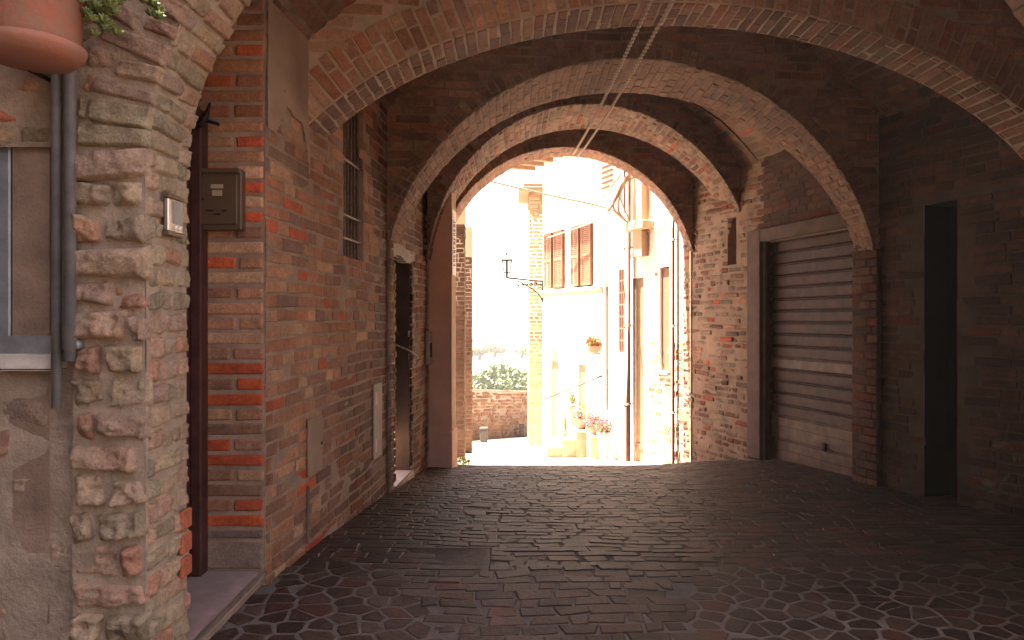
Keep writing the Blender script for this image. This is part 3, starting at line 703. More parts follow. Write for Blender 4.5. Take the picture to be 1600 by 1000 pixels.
b = MB(); b.tube([(-1.505, 2.43, -.02), (-1.505, 2.43, -.10)], .024, 14); b.box((-1.53, 2.43, -.10), (-1.48, 2.51, -.07)); b.build('bracket', M['grey_metal'], dp)
pt = thing('flower_pot', (-1.53, 2.27, .82), 'large terracotta pot with trailing succulent above the drainpipe', 'flower pot')
b = MB(); b.lathe([(0, .845), (.125, .845), (.135, .86), (.165, 1.20), (.18, 1.2), (.18, 1.25), (.16, 1.25), (.15, 1.18), (0, 1.18)], -1.53, 2.27, 40); b.build('pot', M['terracotta'], pt)
b = MB(); b.lathe([(0, .825), (.125, .825), (.15, .85), (.158, .872), (.150, .875), (.14, .852), (0, .85)], -1.53, 2.27, 40); b.build('saucer', M['terracotta'], pt)
b = MB(); b.tube([(-1.60, 2.36, .83), (-1.60, 2.50, .83)], .008, 8); b.build('wall_bracket', M['iron'], pt, smooth=False)

def leaves(mb, n, center, rad, size, cols, flat_=False, hang=0.0):
    cols = np.array(cols); c0 = np.array(center)
    d_ = rng.normal(0, 1, (n, 3)); d_ /= np.linalg.norm(d_, axis=1)[:, None]
    p = c0+d_*rng.random((n, 1))**.4*np.array(rad)
    a = rng.normal(0, 1, (n, 3)); a /= np.linalg.norm(a, axis=1)[:, None]
    b_ = np.cross(a, rng.normal(0, 1, (n, 3))); b_ /= np.linalg.norm(b_, axis=1)[:, None]
    s_ = size*rng.uniform(.6, 1.3, (n, 1)); nn = np.cross(a, b_)
    v = np.stack([p-a*s_, p-b_*s_*.5+nn*s_*.12, p+a*s_, p+b_*s_*.5+nn*s_*.12], 1)
    cc = np.repeat(cols[rng.integers(0, len(cols), n)]*rng.uniform(.8, 1.2, (n, 1)), 4, 0)
    mb.raw(v.reshape(-1, 3), np.arange(n*4).reshape(n, 4), 0, cc)
GR = [(.16, .19, .05), (.10, .13, .04), (.22, .23, .08)]
mb = MB()
for k in range(9):
    x = -1.43+.035*k; z = .965+.045*math.sin(k*1.3)+.010*k; y = 2.30+.03*math.sin(k)
    pts = [(-1.42, 2.28, 1.22), ((x-1.42)/2, y-.03, 1.24), (x, y, z+.03)]
    mb.tube(pts, .005, 6, c=(.25, .14, .08))
    for j in range(7):
        cx, cy, cz = x+rng.normal(0, .022), y+rng.normal(0, .02), z+rng.normal(0, .022)
        for q in range(11):
            an = q*2.4; el = .3+q*.09; L = .024
            dx, dy, dz = math.cos(an)*math.cos(el)*L, math.sin(an)*math.cos(el)*L, math.sin(el)*L
            mb.tube([(cx, cy, cz), (cx+dx*.6, cy+dy*.6, cz+dz*.6), (cx+dx, cy+dy, cz+dz)], [.003, .0068, .001], 5, c=np.array(random.choice(GR))*1.3, cap=False)
mb.build('succulent', M['leaf'], pt)

# unseen house blocks added behind the camera to hold back sky light
yh = thing('sky_blocker', (-4.0, -4.0, -1.4), 'unseen tall block added left of the camera to keep light off the right wall', 'house')
mb = MB(); mb.box((-6, -14, -1.7), (-2.35, 2.44, 7.5)); mb.build('wall', M['orange_mortar'], yh, smooth=False)
yh2 = thing('sky_blocker', (0, -16.0, -1.4), 'unseen block added behind the camera to cut the light from that side', 'house')
mb = MB(); mb.box((-6, -18, -1.7), (10, -14.2, 6.5)); mb.build('wall', M['orange_mortar'], yh2, smooth=False)

# ============================================================ GROUND
GP = lambda u, v, h: np.stack([np.asarray(u, float), np.asarray(v, float)+0*u, gz(u, v)+h], -1)
mb = MB()
mb.grid(GP, np.arange(-7, 6.1, .25), np.arange(-16, 10.3, .1), 1, h=0)
inside = lambda u, v: (u > XL(v)-.02) & (u < XR(v)+.05)
c = rows(-1.25, 4.1, 3.9, 9.9, .098, .19, .35, .011, .018, keep=lambda u, v: inside(u, v))
colr = pal('pave', len(c)); rz = (c.mean(1)[:, 0] > .6) & (rng.random(len(c)) < .22); colr[rz] = np.array([.15, .06, .045])
lay(mb, GP, c, colr, m=.007, h=.0028, hj=.0010, tilt=.0014, amp=.0012, fr=7, k=3, ch=.006, bulge=.0, deep=.001)
zone = lambda u, v: (u > -.25-.5*(v-3)) & (u < .75+.35*(v-3)+.1*np.sin(v*5))
c = rows(-1.25, 2.5, 1.3, 3.92, .098, .18, .35, .010, .018, keep=zone)
lay(mb, GP, c, pal('pave', len(c)), m=.007, h=.0065, hj=.0010, tilt=.0012, amp=.0012, fr=7, k=3, ch=.006, deep=-.001)
# irregular flat stones with pale joints near the camera: cells round scattered points
pts = []
for i_, yy in enumerate(np.arange(1.15, 4.0, .10)):
    for xx in np.arange(-1.5+(i_ % 2)*.07, 4.2, .145): pts.append((xx+rng.normal(0, .036), yy+rng.normal(0, .022)))
pts = np.array(pts)
for i_, p in enumerate(pts):
    if not (-1.30 < p[0] < 3.9 and 1.25 < p[1] < 3.92): continue
    if p[0] < -1.22 and p[1] > 2.45: continue
    if zone(p[0], p[1]): continue
    cell = [np.array(p)+q for q in ((-.3, -.3), (.3, -.3), (.3, .3), (-.3, .3))]
    d2 = ((pts-p)**2).sum(1); near = np.argsort(d2)[1:16]
    for j_ in near:
        n_ = pts[j_]-p; L_ = np.hypot(*n_); n_ = n_/L_; dd_ = L_/2; out = []
        for k in range(len(cell)):
            a_, b_ = cell[k], cell[(k+1) % len(cell)]; sa, sb = (a_-p)@n_-dd_, (b_-p)@n_-dd_
            if sa <= 0: out.append(a_)
            if sa*sb < 0: out.append(a_+(b_-a_)*sa/(sa-sb))
        cell = out
        if len(cell) < 3: break
    if len(cell) < 3: continue
    C_ = np.array(cell); ce = C_.mean(0); rr = np.linalg.norm(C_-ce, axis=1)[:, None]
    jw = .0045+.003*rng.random(); n = len(C_); col_ = pal('pave', 1)[0]*.95; h_ = .0045+rng.normal(0, .0008)
    r1 = ce+(C_-ce)*np.clip(1-jw/rr, .3, 1); r3 = ce+(C_-ce)*np.clip(1-(jw+.014)/rr, .15, 1); r2 = ce+(C_-ce)*np.clip(1-(jw+.008)/rr, .2, 1)
    tx, ty = rng.normal(0, .006, 2)
    v = np.concatenate([GP(r1[:, 0], r1[:, 1], np.full(n, .001)), GP(r2[:, 0], r2[:, 1], h_+(r2-ce)@np.array([tx, ty])), GP(r3[:, 0], r3[:, 1], h_+(r3-ce)@np.array([tx, ty])), GP(ce[:1], ce[1:], np.array([h_]))])
    n0 = mb.n; mb.raw(v, [[k+j*n, (k+1) % n+j*n, n+(k+1) % n+j*n, n+k+j*n] for j in (0, 1) for k in range(n)], 0, col_)
    mb.L.append(np.array([[2*n+k, 2*n+(k+1) % n, 3*n] for k in range(n)]).ravel()+n0); mb.T.append(np.full(n, 3)); mb.M.append(np.full(n, 0))
mb.grid(GP, np.arange(-1.3, 4.2, .1), np.arange(1.2, 3.95, .1), 2, h=.003)
street = mb.build('street_paving', [M['paver'], M['paver_joint'], M['pale_joint']], None); tag(street, kind='structure')
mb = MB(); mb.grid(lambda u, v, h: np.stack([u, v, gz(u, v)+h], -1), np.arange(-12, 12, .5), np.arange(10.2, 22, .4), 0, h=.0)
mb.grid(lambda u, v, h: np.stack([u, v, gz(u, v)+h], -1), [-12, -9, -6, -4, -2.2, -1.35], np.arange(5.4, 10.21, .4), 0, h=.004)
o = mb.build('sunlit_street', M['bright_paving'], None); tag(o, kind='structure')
dc = thing('drain_cover', (1.02, 2.30, -1.34), 'small oval iron drain cover in the near paving', 'drain cover')
b = MB(); b.lathe([(0, -1.318), (.045, -1.318), (.052, -1.325), (.052, -1.35)], 1.02, 2.52, 24); b.build('lid', M['iron'], dc)
b = MB(); b.box((-.62, 3.75, -1.352), (-.12, 4.2, -1.341), bev=.01, c=(.15, .11, .09)); o = b.build('manhole_cover', M['paver'], None, loc=(-.4, 4.0, -1.35)); tag(o, 'square stone inspection cover beside the left wall', 'manhole cover')

# terrain falling away, and the country beyond
def tz(Y): return np.interp(Y, [22, 30, 60, 120, 250, 400, 700, 1200, 2500, 5000, 9000], [-5, -7, -9, -12.2, -12.8, -17, -27, -32, -36, -14, -25])
mb = MB(); ys = np.concatenate([np.linspace(21.9, 60, 12), np.geomspace(70, 9000, 60)])
def PT(u, v, h):
    z = tz(v)+np.minimum(v*.006, 14)*vnoise(np.stack([u/(v*.12+10), v/(v*.1+20), 0*u], -1)); z = np.where(v < 23, -6, z); return np.stack([u, v, z], -1)
U = np.linspace(-1, 1, 90)
def PTT(s_, v, h): return PT(s_*(v*1.1+30), v, h)
mb.grid(PTT, U, ys, 0); o = mb.build('countryside', M['field'], None); tag(o, kind='structure')

def tree(x, y, r, h, label):
    z0 = float(PT(np.float64(x), np.float64(y), 0.)[2]); t = thing('tree', (x, y, z0), label, 'tree', 'trees in the valley below the wall')
    b = MB(); b.tube([(x, y, z0-.5), (x+.1*r, y, z0+h*.3), (x, y, z0+h*.55)], [r*.14, r*.10, r*.05], 7)
    for k in range(4):
        an = k*1.7; b.tube([(x, y, z0+h*.35), (x+math.cos(an)*r*.6, y+math.sin(an)*r*.6, z0+h*.6)], [r*.06, r*.02], 5)
    b.build('trunk', M['bark'], t)
    b = MB()
    for k in range(12):
        an = rng.uniform(0, 6.28); rr = r*rng.uniform(.1, .75)
        leaves(b, 260, (x+rr*math.cos(an), y+rr*math.sin(an), z0+h*rng.uniform(.42, .9)), (r*.42, r*.42, h*.17), r*.09, [(.10, .14, .045), (.13, .17, .06), (.07, .10, .035)])
    b.build('crown', M['leaf'], t)
px = lambda x, Y: (x-800)/F*Y
specs = [(748, 88, 3.6, 3.6), (768, 92, 3.8, 4.2), (790, 96, 3.9, 4.6), (812, 90, 3.4, 3.6), (832, 100, 3.6, 4.2), (748, 210, 4, 3.6), (772, 230, 5, 4), (815, 220, 4, 3), (840, 240, 5, 4.6),
         (745, 520, 8, 6), (762, 560, 8, 7), (778, 540, 6, 5), (830, 560, 9, 7)]
LAB = ['leftmost low tree just beyond the boundary wall', 'second bushy tree beyond the boundary wall from the left', 'middle bushy tree just beyond the boundary wall', 'fourth bushy tree beyond the boundary wall', 'rightmost near tree beyond the wall beside the tower',
       'leftmost tree of the second belt in the valley', 'second tree from the left in the second valley belt', 'third tree of the second valley belt', 'rightmost tree of the second valley belt beside the tower',
       'leftmost tree on the far hillside', 'second tree on the far hillside', 'third tree on the far hillside', 'lone tree on the far hillside beside the tower']
for (x, Y, r, h), lb in zip(specs, LAB): tree(px(x, Y), Y, r, h, lb)

# ============================================================ OUTSIDE: walls and houses
# boundary wall
w0, w1 = Vector((-1.6, 16.6)), Vector((.95, 21.2)); wd = (w1-w0); wl = wd.length; wd = wd/wl; wn = Vector((wd.y, -wd.x))
def PW(u, v, h): u = np.asarray(u, float); return np.stack([w0.x+wd.x*u+wn.x*h, w0.y+wd.y*u+wn.y*h, v+0*u-.10*u], -1)
mb = MB()
mb.box((-2.5, -4.2, -.35), (wl, -1.62, 0), P=PW, mat=1)
c = rows(-2.5, wl, -3.3, -1.66, .085, .26, .5, .012, .01)
lay(mb, PW, c, pal('orange', len(c)), m=.02, h=.01, hj=.01, k=2, amp=.01, tilt=.01)
c = rows(-2.5, wl, 0, .35, .3, .3, 0, .01); lay(mb, lambda u, v, h: PW(u, -1.62+h, -v), c, pal('orange', len(c))*1.6, m=.01, h=.02, k=2)
o = mb.build('boundary_wall', [M['sun_brick'], M['orange_mortar']], None, loc=(-.3, 18.5, -3.2)); tag(o, 'low orange brick boundary wall at the street edge', 'wall')
for (x, y0, wpx, lb) in ((756, 688, 12, 'left stone bollard at the foot of the low brick wall'), (816, 678, 9, 'right stone bollard at the foot of the low brick wall')):
    Y = 16.7 if x < 780 else 19.6; X = px(x, Y); z = float(gz(X, Y)); wd_ = wpx/F*Y/2
    b = MB(); b.box((X-wd_, Y-wd_, z-.05), (X+wd_, Y+wd_, z+.30), bev=.02); b.box((X-wd_*1.1, Y-wd_*1.1, z+.30), (X+wd_*1.1, Y+wd_*1.1, z+.36), bev=.015)
    o = b.build('bollard', M['grey_stone'], None, loc=(X, Y, z), smooth=False); tag(o, lb, 'bollard', 'stone bollards by the wall')

# house row: facade line
FD = Vector((-.377, .926)).normalized(); FN = Vector((-FD.y, FD.x))
if FN.x > 0: FN = -FN
def PH(u, v, h): u = np.asarray(u, float); return np.stack([2.37+FD.x*u+FN.x*h, 9.72+FD.y*u+FN.y*h, v+0*u], -1)
uY = lambda Y: (Y-9.75)/.926
def px_u(x, h=0.0):                                   # along-facade coordinate seen at photo column x
    m_ = (x-800)/F; X0 = 2.37+FN.x*h; Y0 = 9.72+FN.y*h
    return (X0-m_*Y0)/(m_*FD.y-FD.x)
def house(name, u0, u1, ztop, holes, mat, label, depth=3.0, brick=None):
    t = thing(name, tuple(PH(np.float64((u0+u1)/2), -2.2, 0.)), label, 'house')
    mb = MB(); mb.grid(PH, breaks(u0, u1, .3, holes, 0), breaks(-3.2, ztop, .3, holes, 2), 0, skip=openings_skip(holes))
    for hh in holes: recess(mb, PH, hh[:4], .07, 0)
    mb.box((u0, -3.2, -depth), (u1, ztop, -.17), P=PH)
    if brick:
        a_, b_, c0, d0 = brick; sk = openings_skip([(p-.02, q-.0, r, s_) for p, q, r, s_ in holes])
        c = rows(a_, b_, c0, d0, .085, .2, .4, .01, .01, keep=lambda u, v: ~sk(u, v) & (rng.random(len(u)) < .8))
        lay(mb, PH, c, pal('sun', len(c))*.9, m=.022, h=.004, hj=.004, k=2, amp=.006, mat=1)
    mb.build('wall', [mat, M['sun_brick']], t, smooth=False)
    return t
# nearest house: stone and plaster, brown window
uw0, uw1 = px_u(1046), px_u(1031)
h1u = px_u(1012)
H1 = house('stone_house', 0.02, h1u, 3.4, [(uw0, uw1, -.74, .76)], M['white_wall'], 'sunlit house with exposed stone foot beside the passage exit', brick=(.02, h1u, -2.4, -.3))
b = MB(); b.box((uw0, -.72, -.07), (uw1, .74, -.04), P=PH); wp = b.build('window', M['louvre'], H1, smooth=False)
b = MB(); b.box((uw0-.02, -.78, -.05), (uw1+.02, -.73, .05), P=PH, bev=.006); b.build('sill', M['stone'], wp, smooth=False)
for k in range(4):
    b = MB(); zc = .70-.1*k; u_ = px_u(1026); b.box((u_-.02, zc-.06, .001), (u_+.04, zc-.01, .004), P=PH); b.build('painted_number', M['tan_door'], H1, smooth=False)
# middle house: tan door
ud0, ud1 = px_u(1005.5), px_u(988); h2u = px_u(977)
H2 = house('plastered_house', h1u, h2u, 3.6, [(ud0, ud1, -2.22, .64)], M['white_wall'], 'narrow white house with a tall tan door behind the brown drainpipe')
b = MB(); b.box((ud0, -2.25, -.07), (ud1, .64, -.04), P=PH); dd2 = b.build('door', M['tan_door'], H2, smooth=False)
b = MB(); b.box((ud0+.02, -1.95, -.04), (ud1-.02, -1.88, -.02), P=PH); b.build('door_bar', M['louvre'], dd2, smooth=False)
b = MB(); uf0, uf1 = px_u(1004, .1), px_u(991, .1); b.box((uf0, .95, 0), (uf1, 3.3, .12), P=PH); b.box((px_u(1004, .2), 1.34, 0), (px_u(976, .2), 1.46, .2), P=PH, bev=.01)
b.build('flue', M['tan_plaster'], H2, smooth=False)
# big white house with shutters
h3u = px_u(848)
wA = (px_u(926), px_u(897), .60, 1.66); wB = (px_u(882), px_u(855), .62, 1.66)
dA = (px_u(873), px_u(860), -2.45, -.78); dB = (px_u(915), px_u(903), -2.0, -.78); nA = (px_u(951), px_u(945), -1.5, .55); gW = (px_u(975), px_u(966), -.52, .80)
H3 = house('shuttered_house', h2u, h3u, 3.15, [wA, wB, dA, dB, nA, gW], M['white_wall'], 'white house with brown louvred shutters and steps of flowers')
for (u0, u1, z0, z1) in (wA, wB):
    w_ = MB(); w_.box((u0, z0, -.07), (u1, z1, -.04), P=PH); wn_ = w_.build('window', M['louvre'], H3, smooth=False)
    for (a_, b_, hh) in ((u0-.02, u0+(u1-u0)*.46, .03), (u1-(u1-u0)*.40, u1+.02, .03)):
        s = MB(); s.box((a_, z0, hh), (a_+.04, z1, hh+.035), P=PH); s.box((b_-.04, z0, hh), (b_, z1, hh+.035), P=PH)
        for zz in (z0, (z0+z1)/2-.03, z1-.05): s.box((a_+.04, zz, hh+.002), (b_-.04, zz+.05, hh+.033), P=PH)
        zz = z0+.06
        while zz < z1-.06:
            s.box((a_+.04, zz, hh+.006), (b_-.04, zz+.022, hh+.028), P=PH); zz += .034
        s.build('shutter', M['louvre'], wn_, smooth=False)
b = MB(); b.box((px_u(943), .50, 0), (h3u, .57, .07), P=PH, bev=.01); b.box((px_u(943), .44, 0), (h3u, .50, .035), P=PH, bev=.005); b.build('cornice', M['stone'], H3, smooth=False)
for d_, nm in ((dA, 'door'), (dB, 'door'), (nA, 'window'), (gW, 'window')):
    b = MB(); b.box((d_[0], d_[2], -.07), (d_[1], d_[3], -.04), P=PH)
    if nm == 'window' and d_ is gW:
        for k in range(1, 7): zz = gW[2]+k*(gW[3]-gW[2])/7; b.box((gW[0], zz, -.02), (gW[1], zz+.02, 0), P=PH)
        for k in range(1, 3): uu = gW[0]+k*(gW[1]-gW[0])/3; b.box((uu, gW[2], -.02), (uu+.012, gW[3], 0), P=PH)
    b.build(nm, M['louvre'] if nm == 'window' else M['tan_door'], H3, smooth=False)
for d_ in (dA, nA):                                    # arched heads
    b = MB(); w_ = d_[1]-d_[0]; n = 10; rr = w_/2; cc_ = (d_[0]+d_[1])/2
    pts = [(cc_+rr*math.cos(math.pi*k/n), d_[3]+rr*1.5*math.sin(math.pi*k/n)) for k in range(n+1)]
    b.poly([PH(np.float64(u_), v_, .004) for u_, v_ in pts], 0)
    v2 = [PH(np.float64(u_), v_, .004) for u_, v_ in pts]+[PH(np.float64(u_), v_, -.01) for u_, v_ in pts]
    b.raw(v2, [[k, k+1, n+2+k, n+1+k] for k in range(n)], 0)
    b.build('arched_head', M['tan_door'] if d_ is dA else M['louvre'], H3, smooth=False)
b = MB(); b.box((h2u-.1, 3.12, -3.0), (h3u+.35, 3.20, .55), P=PH, bev=.01); rf = b.build('roof', M['tan_plaster'], H3, smooth=False)
for k in range(9):
    b = MB(); u_ = h2u+.1+k*.42; b.box((u_, 3.02, 0), (u_+.09, 3.118, .5), P=PH); b.build('rafter', M['tan_door'], rf, smooth=False)
# small louvres high on the white house
b = MB()
for k in range(5): b.box((px_u(958), 2.16+k*.085, .01), (px_u(942), 2.19+k*.085, .03), P=PH)
b.build('vent_louvres', M['louvre'], H3, smooth=False)
# steps along the house
stp = thing('stone_steps', (1.0, 12.8, -2.4), 'three pale stone steps climbing to the white house', 'steps')
for k, (x0, x1, y0, y1, zt_) in enumerate(((.60, .88, 12.4, 13.4, -2.19), (.87, 1.12, 12.38, 13.2, -2.05), (1.11, 1.60, 12.36, 12.9, -1.91), (1.30, 1.75, 11.75, 12.35, -1.90))):
    b = MB(); b.box((x0, y0, -2.75), (x1, y1, zt_-.03)); s = b.build('step', M['shaded_step'], stp, smooth=False)  # body coloured tan to stand for shade on its sides, under pale treads
    b = MB(); b.box((x0-.015, y0-.02, zt_-.03), (x1, y1, zt_), bev=.006); b.build('tread', M['white_wall'], s, smooth=False)
hr_ = thing('handrail', (.60, 12.45, -2.19), 'thin brown iron handrail rising beside the flower steps', 'handrail')
b = MB(); b.tube([(.60, 12.45, -2.19), (.60, 12.45, -1.37)], .016, 8); b.build('post', M['pipe_brown'], hr_)
b = MB(); b.tube([(.53, 12.52, -1.42), (.60, 12.45, -1.37), (1.49, 11.85, -.93)], .014, 8); b.build('rail', M['pipe_brown'], hr_)

def small_pot(P0, r, h, label, plant, name='flower_pot', group='flower pots around the steps', mat='terracotta', handles=False):
    x, y, z = [float(q) for q in P0]; t = thing(name, (x, y, z), label, 'flower pot', group)
    b = MB(); b.lathe([(0, z), (r*.7, z), (r, z+h*.85), (r*1.08, z+h*.85), (r*1.08, z+h), (r*.9, z+h), (r*.85, z+h*.8), (0, z+h*.8)], x, y, 20); b.build('pot', M[mat], t)
    b = MB(); z1 = z+h
    if plant == 'cactus':
        b.tube([(x, y, z1-.02), (x, y, z1+.10), (x, y, z1+.20), (x, y, z1+.24)], [.03, .045, .035, .01], 10, c=(.13, .2, .07)); b.build('cactus', M['leaf'], t)
    elif plant == 'agave':
        for k in range(34):
            an = k*2.4; el = .35+.03*k; L = .26*rng.uniform(.7, 1.1); dx, dy, dz = math.cos(an)*math.cos(el)*L, math.sin(an)*math.cos(el)*L, math.sin(el)*L
            b.tube([(x, y, z1), (x+dx*.5, y+dy*.5, z1+dz*.6), (x+dx, y+dy, z1+dz)], [.012, .012, .002], 5, c=np.array(random.choice(GR)), cap=False)
        b.build('leaves', M['leaf'], t)
    else:
        g_, fl, R_ = plant
        leaves(b, 420, (x, y, z1+R_*.45), (R_, R_, R_*.7), .022, GR); b.build('leaves', M['leaf'], t)
        if fl:
            b = MB(); leaves(b, 300, (x, y, z1+R_*.55), (R_*1.05, R_*1.05, R_*.75), .022, fl); b.build('flowers', M['leaf'], t)
PK = [(.55, .10, .22), (.6, .25, .35), (.45, .08, .15)]; WH = [(.7, .5, .5), (.6, .25, .3)]
small_pot((.93, 12.6, -2.05), .06, .12, 'small pot with a lone cactus on the second step', 'cactus')
small_pot((1.20, 12.55, -1.91), .12, .19, 'red pot with white flowers on the top step', ('g', WH, .15))
small_pot((1.13, 12.85, -1.91), .10, .40, 'tall pot of spiky leaves against the white house', 'agave')
small_pot((1.36, 12.2, -1.90), .11, .26, 'pot with a broad green bush against the white house', ('g', None, .24))
small_pot((1.37, 11.86, -1.90), .09, .12, 'pot overflowing with pink flowers beside the top step', ('g', PK, .20))
small_pot((1.47, 11.42, float(gz(1.47, 11.42))+.03), .105, .43, 'tall pale cylinder pot of pink petunias on the street', ('g', PK, .15), mat='stone')
small_pot(PH(px_u(937), -.55, .12), .11, .12, 'hanging pot with red flowers on the white wall', ('g', [(.6, .12, .08)], .13))
b = MB(); ub = px_u(937); b.tube([PH(ub, -.565, 0), PH(ub, -.565, .2)], .01, 6); o = b.build('wall_bracket', M['iron'], None, loc=tuple(float(q) for q in PH(ub, -.56, .0))); tag(o, 'iron bracket holding the hanging flower pot', 'bracket')

# drainpipes outside
for (x, h_, r, z0, z1, lb) in ((980, .10, .054, -2.28, 2.6, 'tall brown drainpipe between the two white houses'), (1051, .06, .030, -2.05, 1.9, 'dark drainpipe next to the passage exit')):
    u_ = px_u(x, h_); P0 = PH(u_, z0, h_); t = thing('drainpipe', tuple(float(q) for q in P0), lb, 'drainpipe', 'drainpipes in the street')
    b = MB(); b.tube([PH(u_, z0, h_), PH(u_, z1, h_)], r, 12); b.build('pipe', M['pipe_brown'], t)
    for zz in (-1.3, -.1, 1.1):
        b = MB(); b.tube([PH(u_, zz, h_), PH(u_, zz+.03, h_)], r*1.1, 12); b.tube([PH(u_, zz+.02, 0), PH(u_, zz+.02, h_)], .008, 6); b.build('clip', M['pipe_brown'], t)

# yellow brick tower behind
mb = MB(); tw = thing('brick_tower', (.85, 16.0, -3), 'yellow brick tower corner behind the shuttered house', 'tower')
x0, x1, y0, y1 = .36, 1.6, 15.4, 16.8
mb.box((x0, y0, -4.5), (x1, y1, 2.75), mat=1)
PTf = lambda u, v, h: np.stack([np.asarray(u, float), y0-h+0*np.asarray(u, float), v+0*np.asarray(u, float)], -1)
c = rows(x0, x1, -2.9, 2.74, .08, .28, .4, .004); cT = pal('sun', len(c)); cm = c.mean(1)[:, 1]; bd = (np.abs(cm-.0) < .06) | (np.abs(cm-1.6) < .01) | (np.abs(cm+.36) < .09); cT[bd] = pal('orange', bd.sum())*.8
cT = .45*cT+.55*np.array([.46, .34, .20])
lay(mb, PTf, c, cT, m=.014, h=.005, k=2)
mb.build('wall', [M['sun_brick'], M['sun_mortar']], tw)
b = MB(); b.box((x0-.22, y0-.22, 2.76), (x1+.2, y1+.2, 2.84), bev=.01); b.box((x0-.12, y0-.12, 2.84), (x1+.1, y1+.1, 2.93), bev=.01); b.build('roof', M['tan_door'], tw, smooth=False)

# lantern on scrolled bracket
hx, hy, _z = PH(h3u, 0, .0); hx, hy = float(hx), float(hy)
ln = thing('street_lamp', (hx, hy, .75), 'black iron lantern on a scrolled bracket at the house corner', 'street lamp')
lx = px(792, hy); b = MB()
b.tube([(hx, hy-.02, .76), (lx, hy-.02, .83)], .017, 8)
pts = [(hx-.02, hy-.02, .40)]+[(hx-.02-.5*t, hy-.02, .40+.38*t**.6) for t in np.linspace(.1, 1, 8)]; b.tube(pts, .013, 6)
for k in range(6):
    cx_ = hx-.06-.085*k; cz_ = .72-.02*abs(k-1)+.012*k; r_ = .045-.004*k
    b.tube([(cx_+r_*math.cos(t)*(1-t/14), hy-.02, cz_-.03+r_*math.sin(t)*(1-t/14)) for t in np.linspace(0, 8, 14)], .010, 5)
b.tube([(hx-.005, hy-.02, .35), (hx-.005, hy-.02, .86)], .014, 6); b.build('bracket', M['iron'], ln)
b = MB(); yl = hy-.02; 
for sx in (-1, 1):
    for sy in (-1, 1): b.tube([(lx+sx*.055, yl+sy*.055, .93), (lx+sx*.095, yl+sy*.095, 1.17)], .011, 5)
for a_, s_ in ((.93, .055), (1.17, .095)):
    b.box((lx-s_-.01, yl-s_-.01, a_-.008), (lx+s_+.01, yl+s_+.01, a_+.008))
b.raw([(lx-.12, yl-.12, 1.18), (lx+.12, yl-.12, 1.18), (lx+.12, yl+.12, 1.18), (lx-.12, yl+.12, 1.18), (lx-.03, yl-.03, 1.27), (lx+.03, yl-.03, 1.27), (lx+.03, yl+.03, 1.27), (lx-.03, yl+.03, 1.27)], [[0,1,5,4],[1,2,6,5],[2,3,7,6],[3,0,4,7],[4,5,6,7],[0,1,2,3]])
b.tube([(lx, yl, 1.27), (lx, yl, 1.31), (lx, yl, 1.35)], [.015, .022, .004], 8); b.tube([(lx, yl, .82), (lx, yl, 1.17)], .022, 8)
b.build('lantern', M['iron'], ln, smooth=False)

# two brick gate pillars to the left, beyond the exit
for (xa, xb, Y, zt_, zb_, lb) in ((-1.5, px(726, 11.2), 11.2, 3.0, 1.50, 'taller brick and plaster pillar just outside the exit on the left'), (-1.5, px(737, 13.6), 13.6, 1.78, 1.20, 'further brick and plaster pillar outside the exit on the left')):
    t = thing('gate_pillar', (xb-.2, Y, -2.4), lb, 'pillar', 'pillars left of the exit')
    mb = MB(); mb.box((xa, Y, -3.2), (xb-.006, Y+.30, zb_), mat=1)
    PP = lambda u, v, h, Y=Y: np.stack([np.asarray(u, float), Y-h+0*np.asarray(u, float), v+0*np.asarray(u, float)], -1)
    PQ = lambda u, v, h, xb=xb: np.stack([xb-.006+h+0*np.asarray(u, float), np.asarray(u, float), v+0*np.asarray(u, float)], -1)
    c = rows(xa, xb, -2.7, zb_, .075, .28, .4, .003); lay(mb, PP, c, pal('orange', len(c))*.6, m=.012, h=.004, k=2)
    c = rows(Y, Y+.3, -2.7, zb_, .075, .28, .4, .003); lay(mb, PQ, c, pal('orange', len(c))*.6, m=.012, h=.004, k=2)
    mb.build('brick_shaft', [M['sun_brick'], M['orange_mortar']], t)
    b = MB(); b.box((xa, Y, zb_), (xb-.004, Y+.30, zt_), bev=.004); b.build('plaster_top', M['tan_plaster'], t, smooth=False)
# weeds at the pillar foot
wz = float(gz(-.6, 9.9)); b = MB(); leaves(b, 260, (-.70, 9.95, wz+.04), (.16, .1, .07), .022, [(.10, .10, .04), (.13, .12, .05)]); o = b.build('weeds', M['leaf'], None, loc=(-.7, 9.95, wz)); tag(o, 'tuft of weeds at the foot of the left pillar', 'weeds')

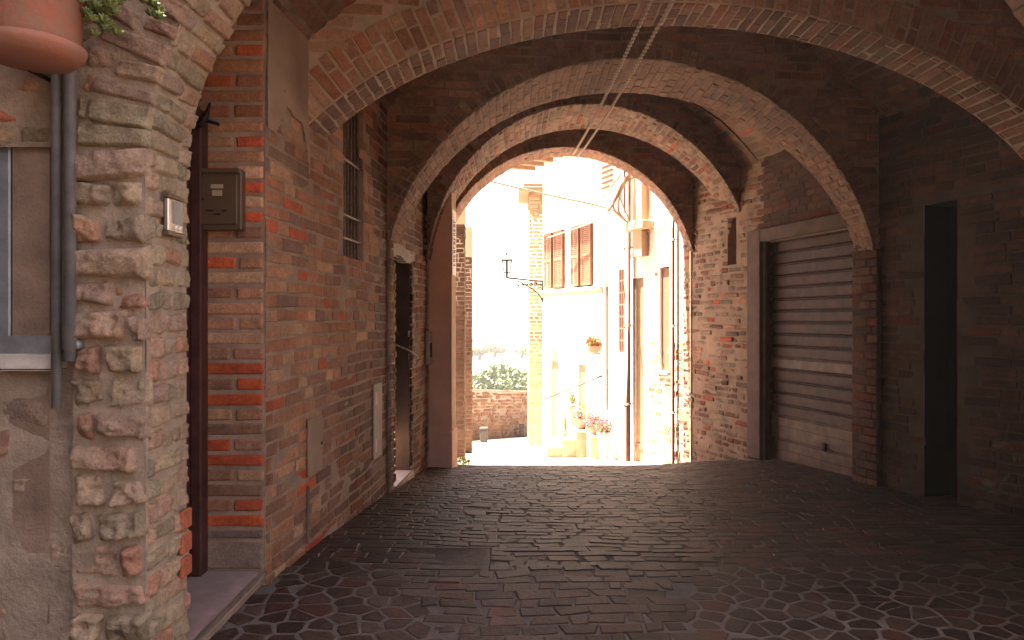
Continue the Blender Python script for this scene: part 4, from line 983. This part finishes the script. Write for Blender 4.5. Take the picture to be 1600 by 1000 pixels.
# cables
def cable(pts, r, label, mat='cable'):
    ps = [Vector(p) for p in pts]; out = []
    for i in range(len(ps)-1):
        for t in np.linspace(0, 1, 10, endpoint=False):
            a_ = ps[max(i-1, 0)]; b_ = ps[i]; c_ = ps[i+1]; d_ = ps[min(i+2, len(ps)-1)]
            out.append(.5*((2*b_)+(-a_+c_)*t+(2*a_-5*b_+4*c_-d_)*t*t+(-a_+3*b_-3*c_+d_)*t**3))
    out.append(ps[-1]); b = MB(); b.tube(out, r, 6)
    o = b.build('cable', M[mat], None, loc=tuple(ps[0])); tag(o, label, 'cable', 'cables strung across the street')
W_ = lambda x, y, Y: (px(x, Y), Y, (500-y)/F*Y)
cable([W_(745, 278, 10.2), W_(850, 303, 10.6), W_(930, 320, 11.0), W_(968, 332, 11.0)], .014, 'long cable crossing the bright sky from the left')
cable([W_(855, 372, 13.2), W_(905, 355, 12.2), W_(950, 338, 11.3), W_(968, 332, 11.0)], .012, 'thin cable sagging above the brown shutters')
for k, (xa, ya, xb, yb, xc, yc) in enumerate(((990, 262, 962, 312, 950, 330), (984, 268, 958, 320, 980, 347), (978, 275, 966, 325, 984, 352), (972, 270, 956, 290, 942, 308), (993, 275, 968, 300, 990, 358))):
    cable([W_(xa, ya, 10.7), W_(xb, yb, 10.8), W_(xc, yc, 10.75)], .019-.002*k, ['steepest cable of the tangle beside the tall drainpipe', 'looping cable of the tangle beside the tall drainpipe', 'inner looping cable of the tangle by the drainpipe', 'short outer cable of the tangle by the drainpipe', 'lowest hanging cable of the tangle by the drainpipe'][k])
cable([W_(985, 346, 10.6), W_(1008, 345, 10.4), W_(1020, 340, 10.3)], .008, 'short cable running right from the tall drainpipe')
cable([W_(1008, 365, 10.6), W_(1035, 345, 10.2), W_(1052, 333, 10.0)], .006, 'thin cable slanting over the house beside the exit')

for o in bpy.data.objects:
    if '_w' in o: del o['_w']

# the bright dusty air over the valley
m = bpy.data.materials.new('haze'); m.use_nodes = True; nt = m.node_tree; nt.nodes.clear()
out = nt.nodes.new('ShaderNodeOutputMaterial'); pv = nt.nodes.new('ShaderNodeVolumePrincipled')
pv.inputs['Color'].default_value = (.95, .93, .88, 1); pv.inputs['Density'].default_value = .0008; pv.inputs['Anisotropy'].default_value = .2
nt.links.new(pv.outputs[0], out.inputs['Volume'])
b = MB(); b.box((-7000, -40, -75), (7000, 9500, 25)); o = b.build('haze', m, None, smooth=False); tag(o, kind='stuff')
o['label'] = 'thin bright haze over the valley'; del o['_w']
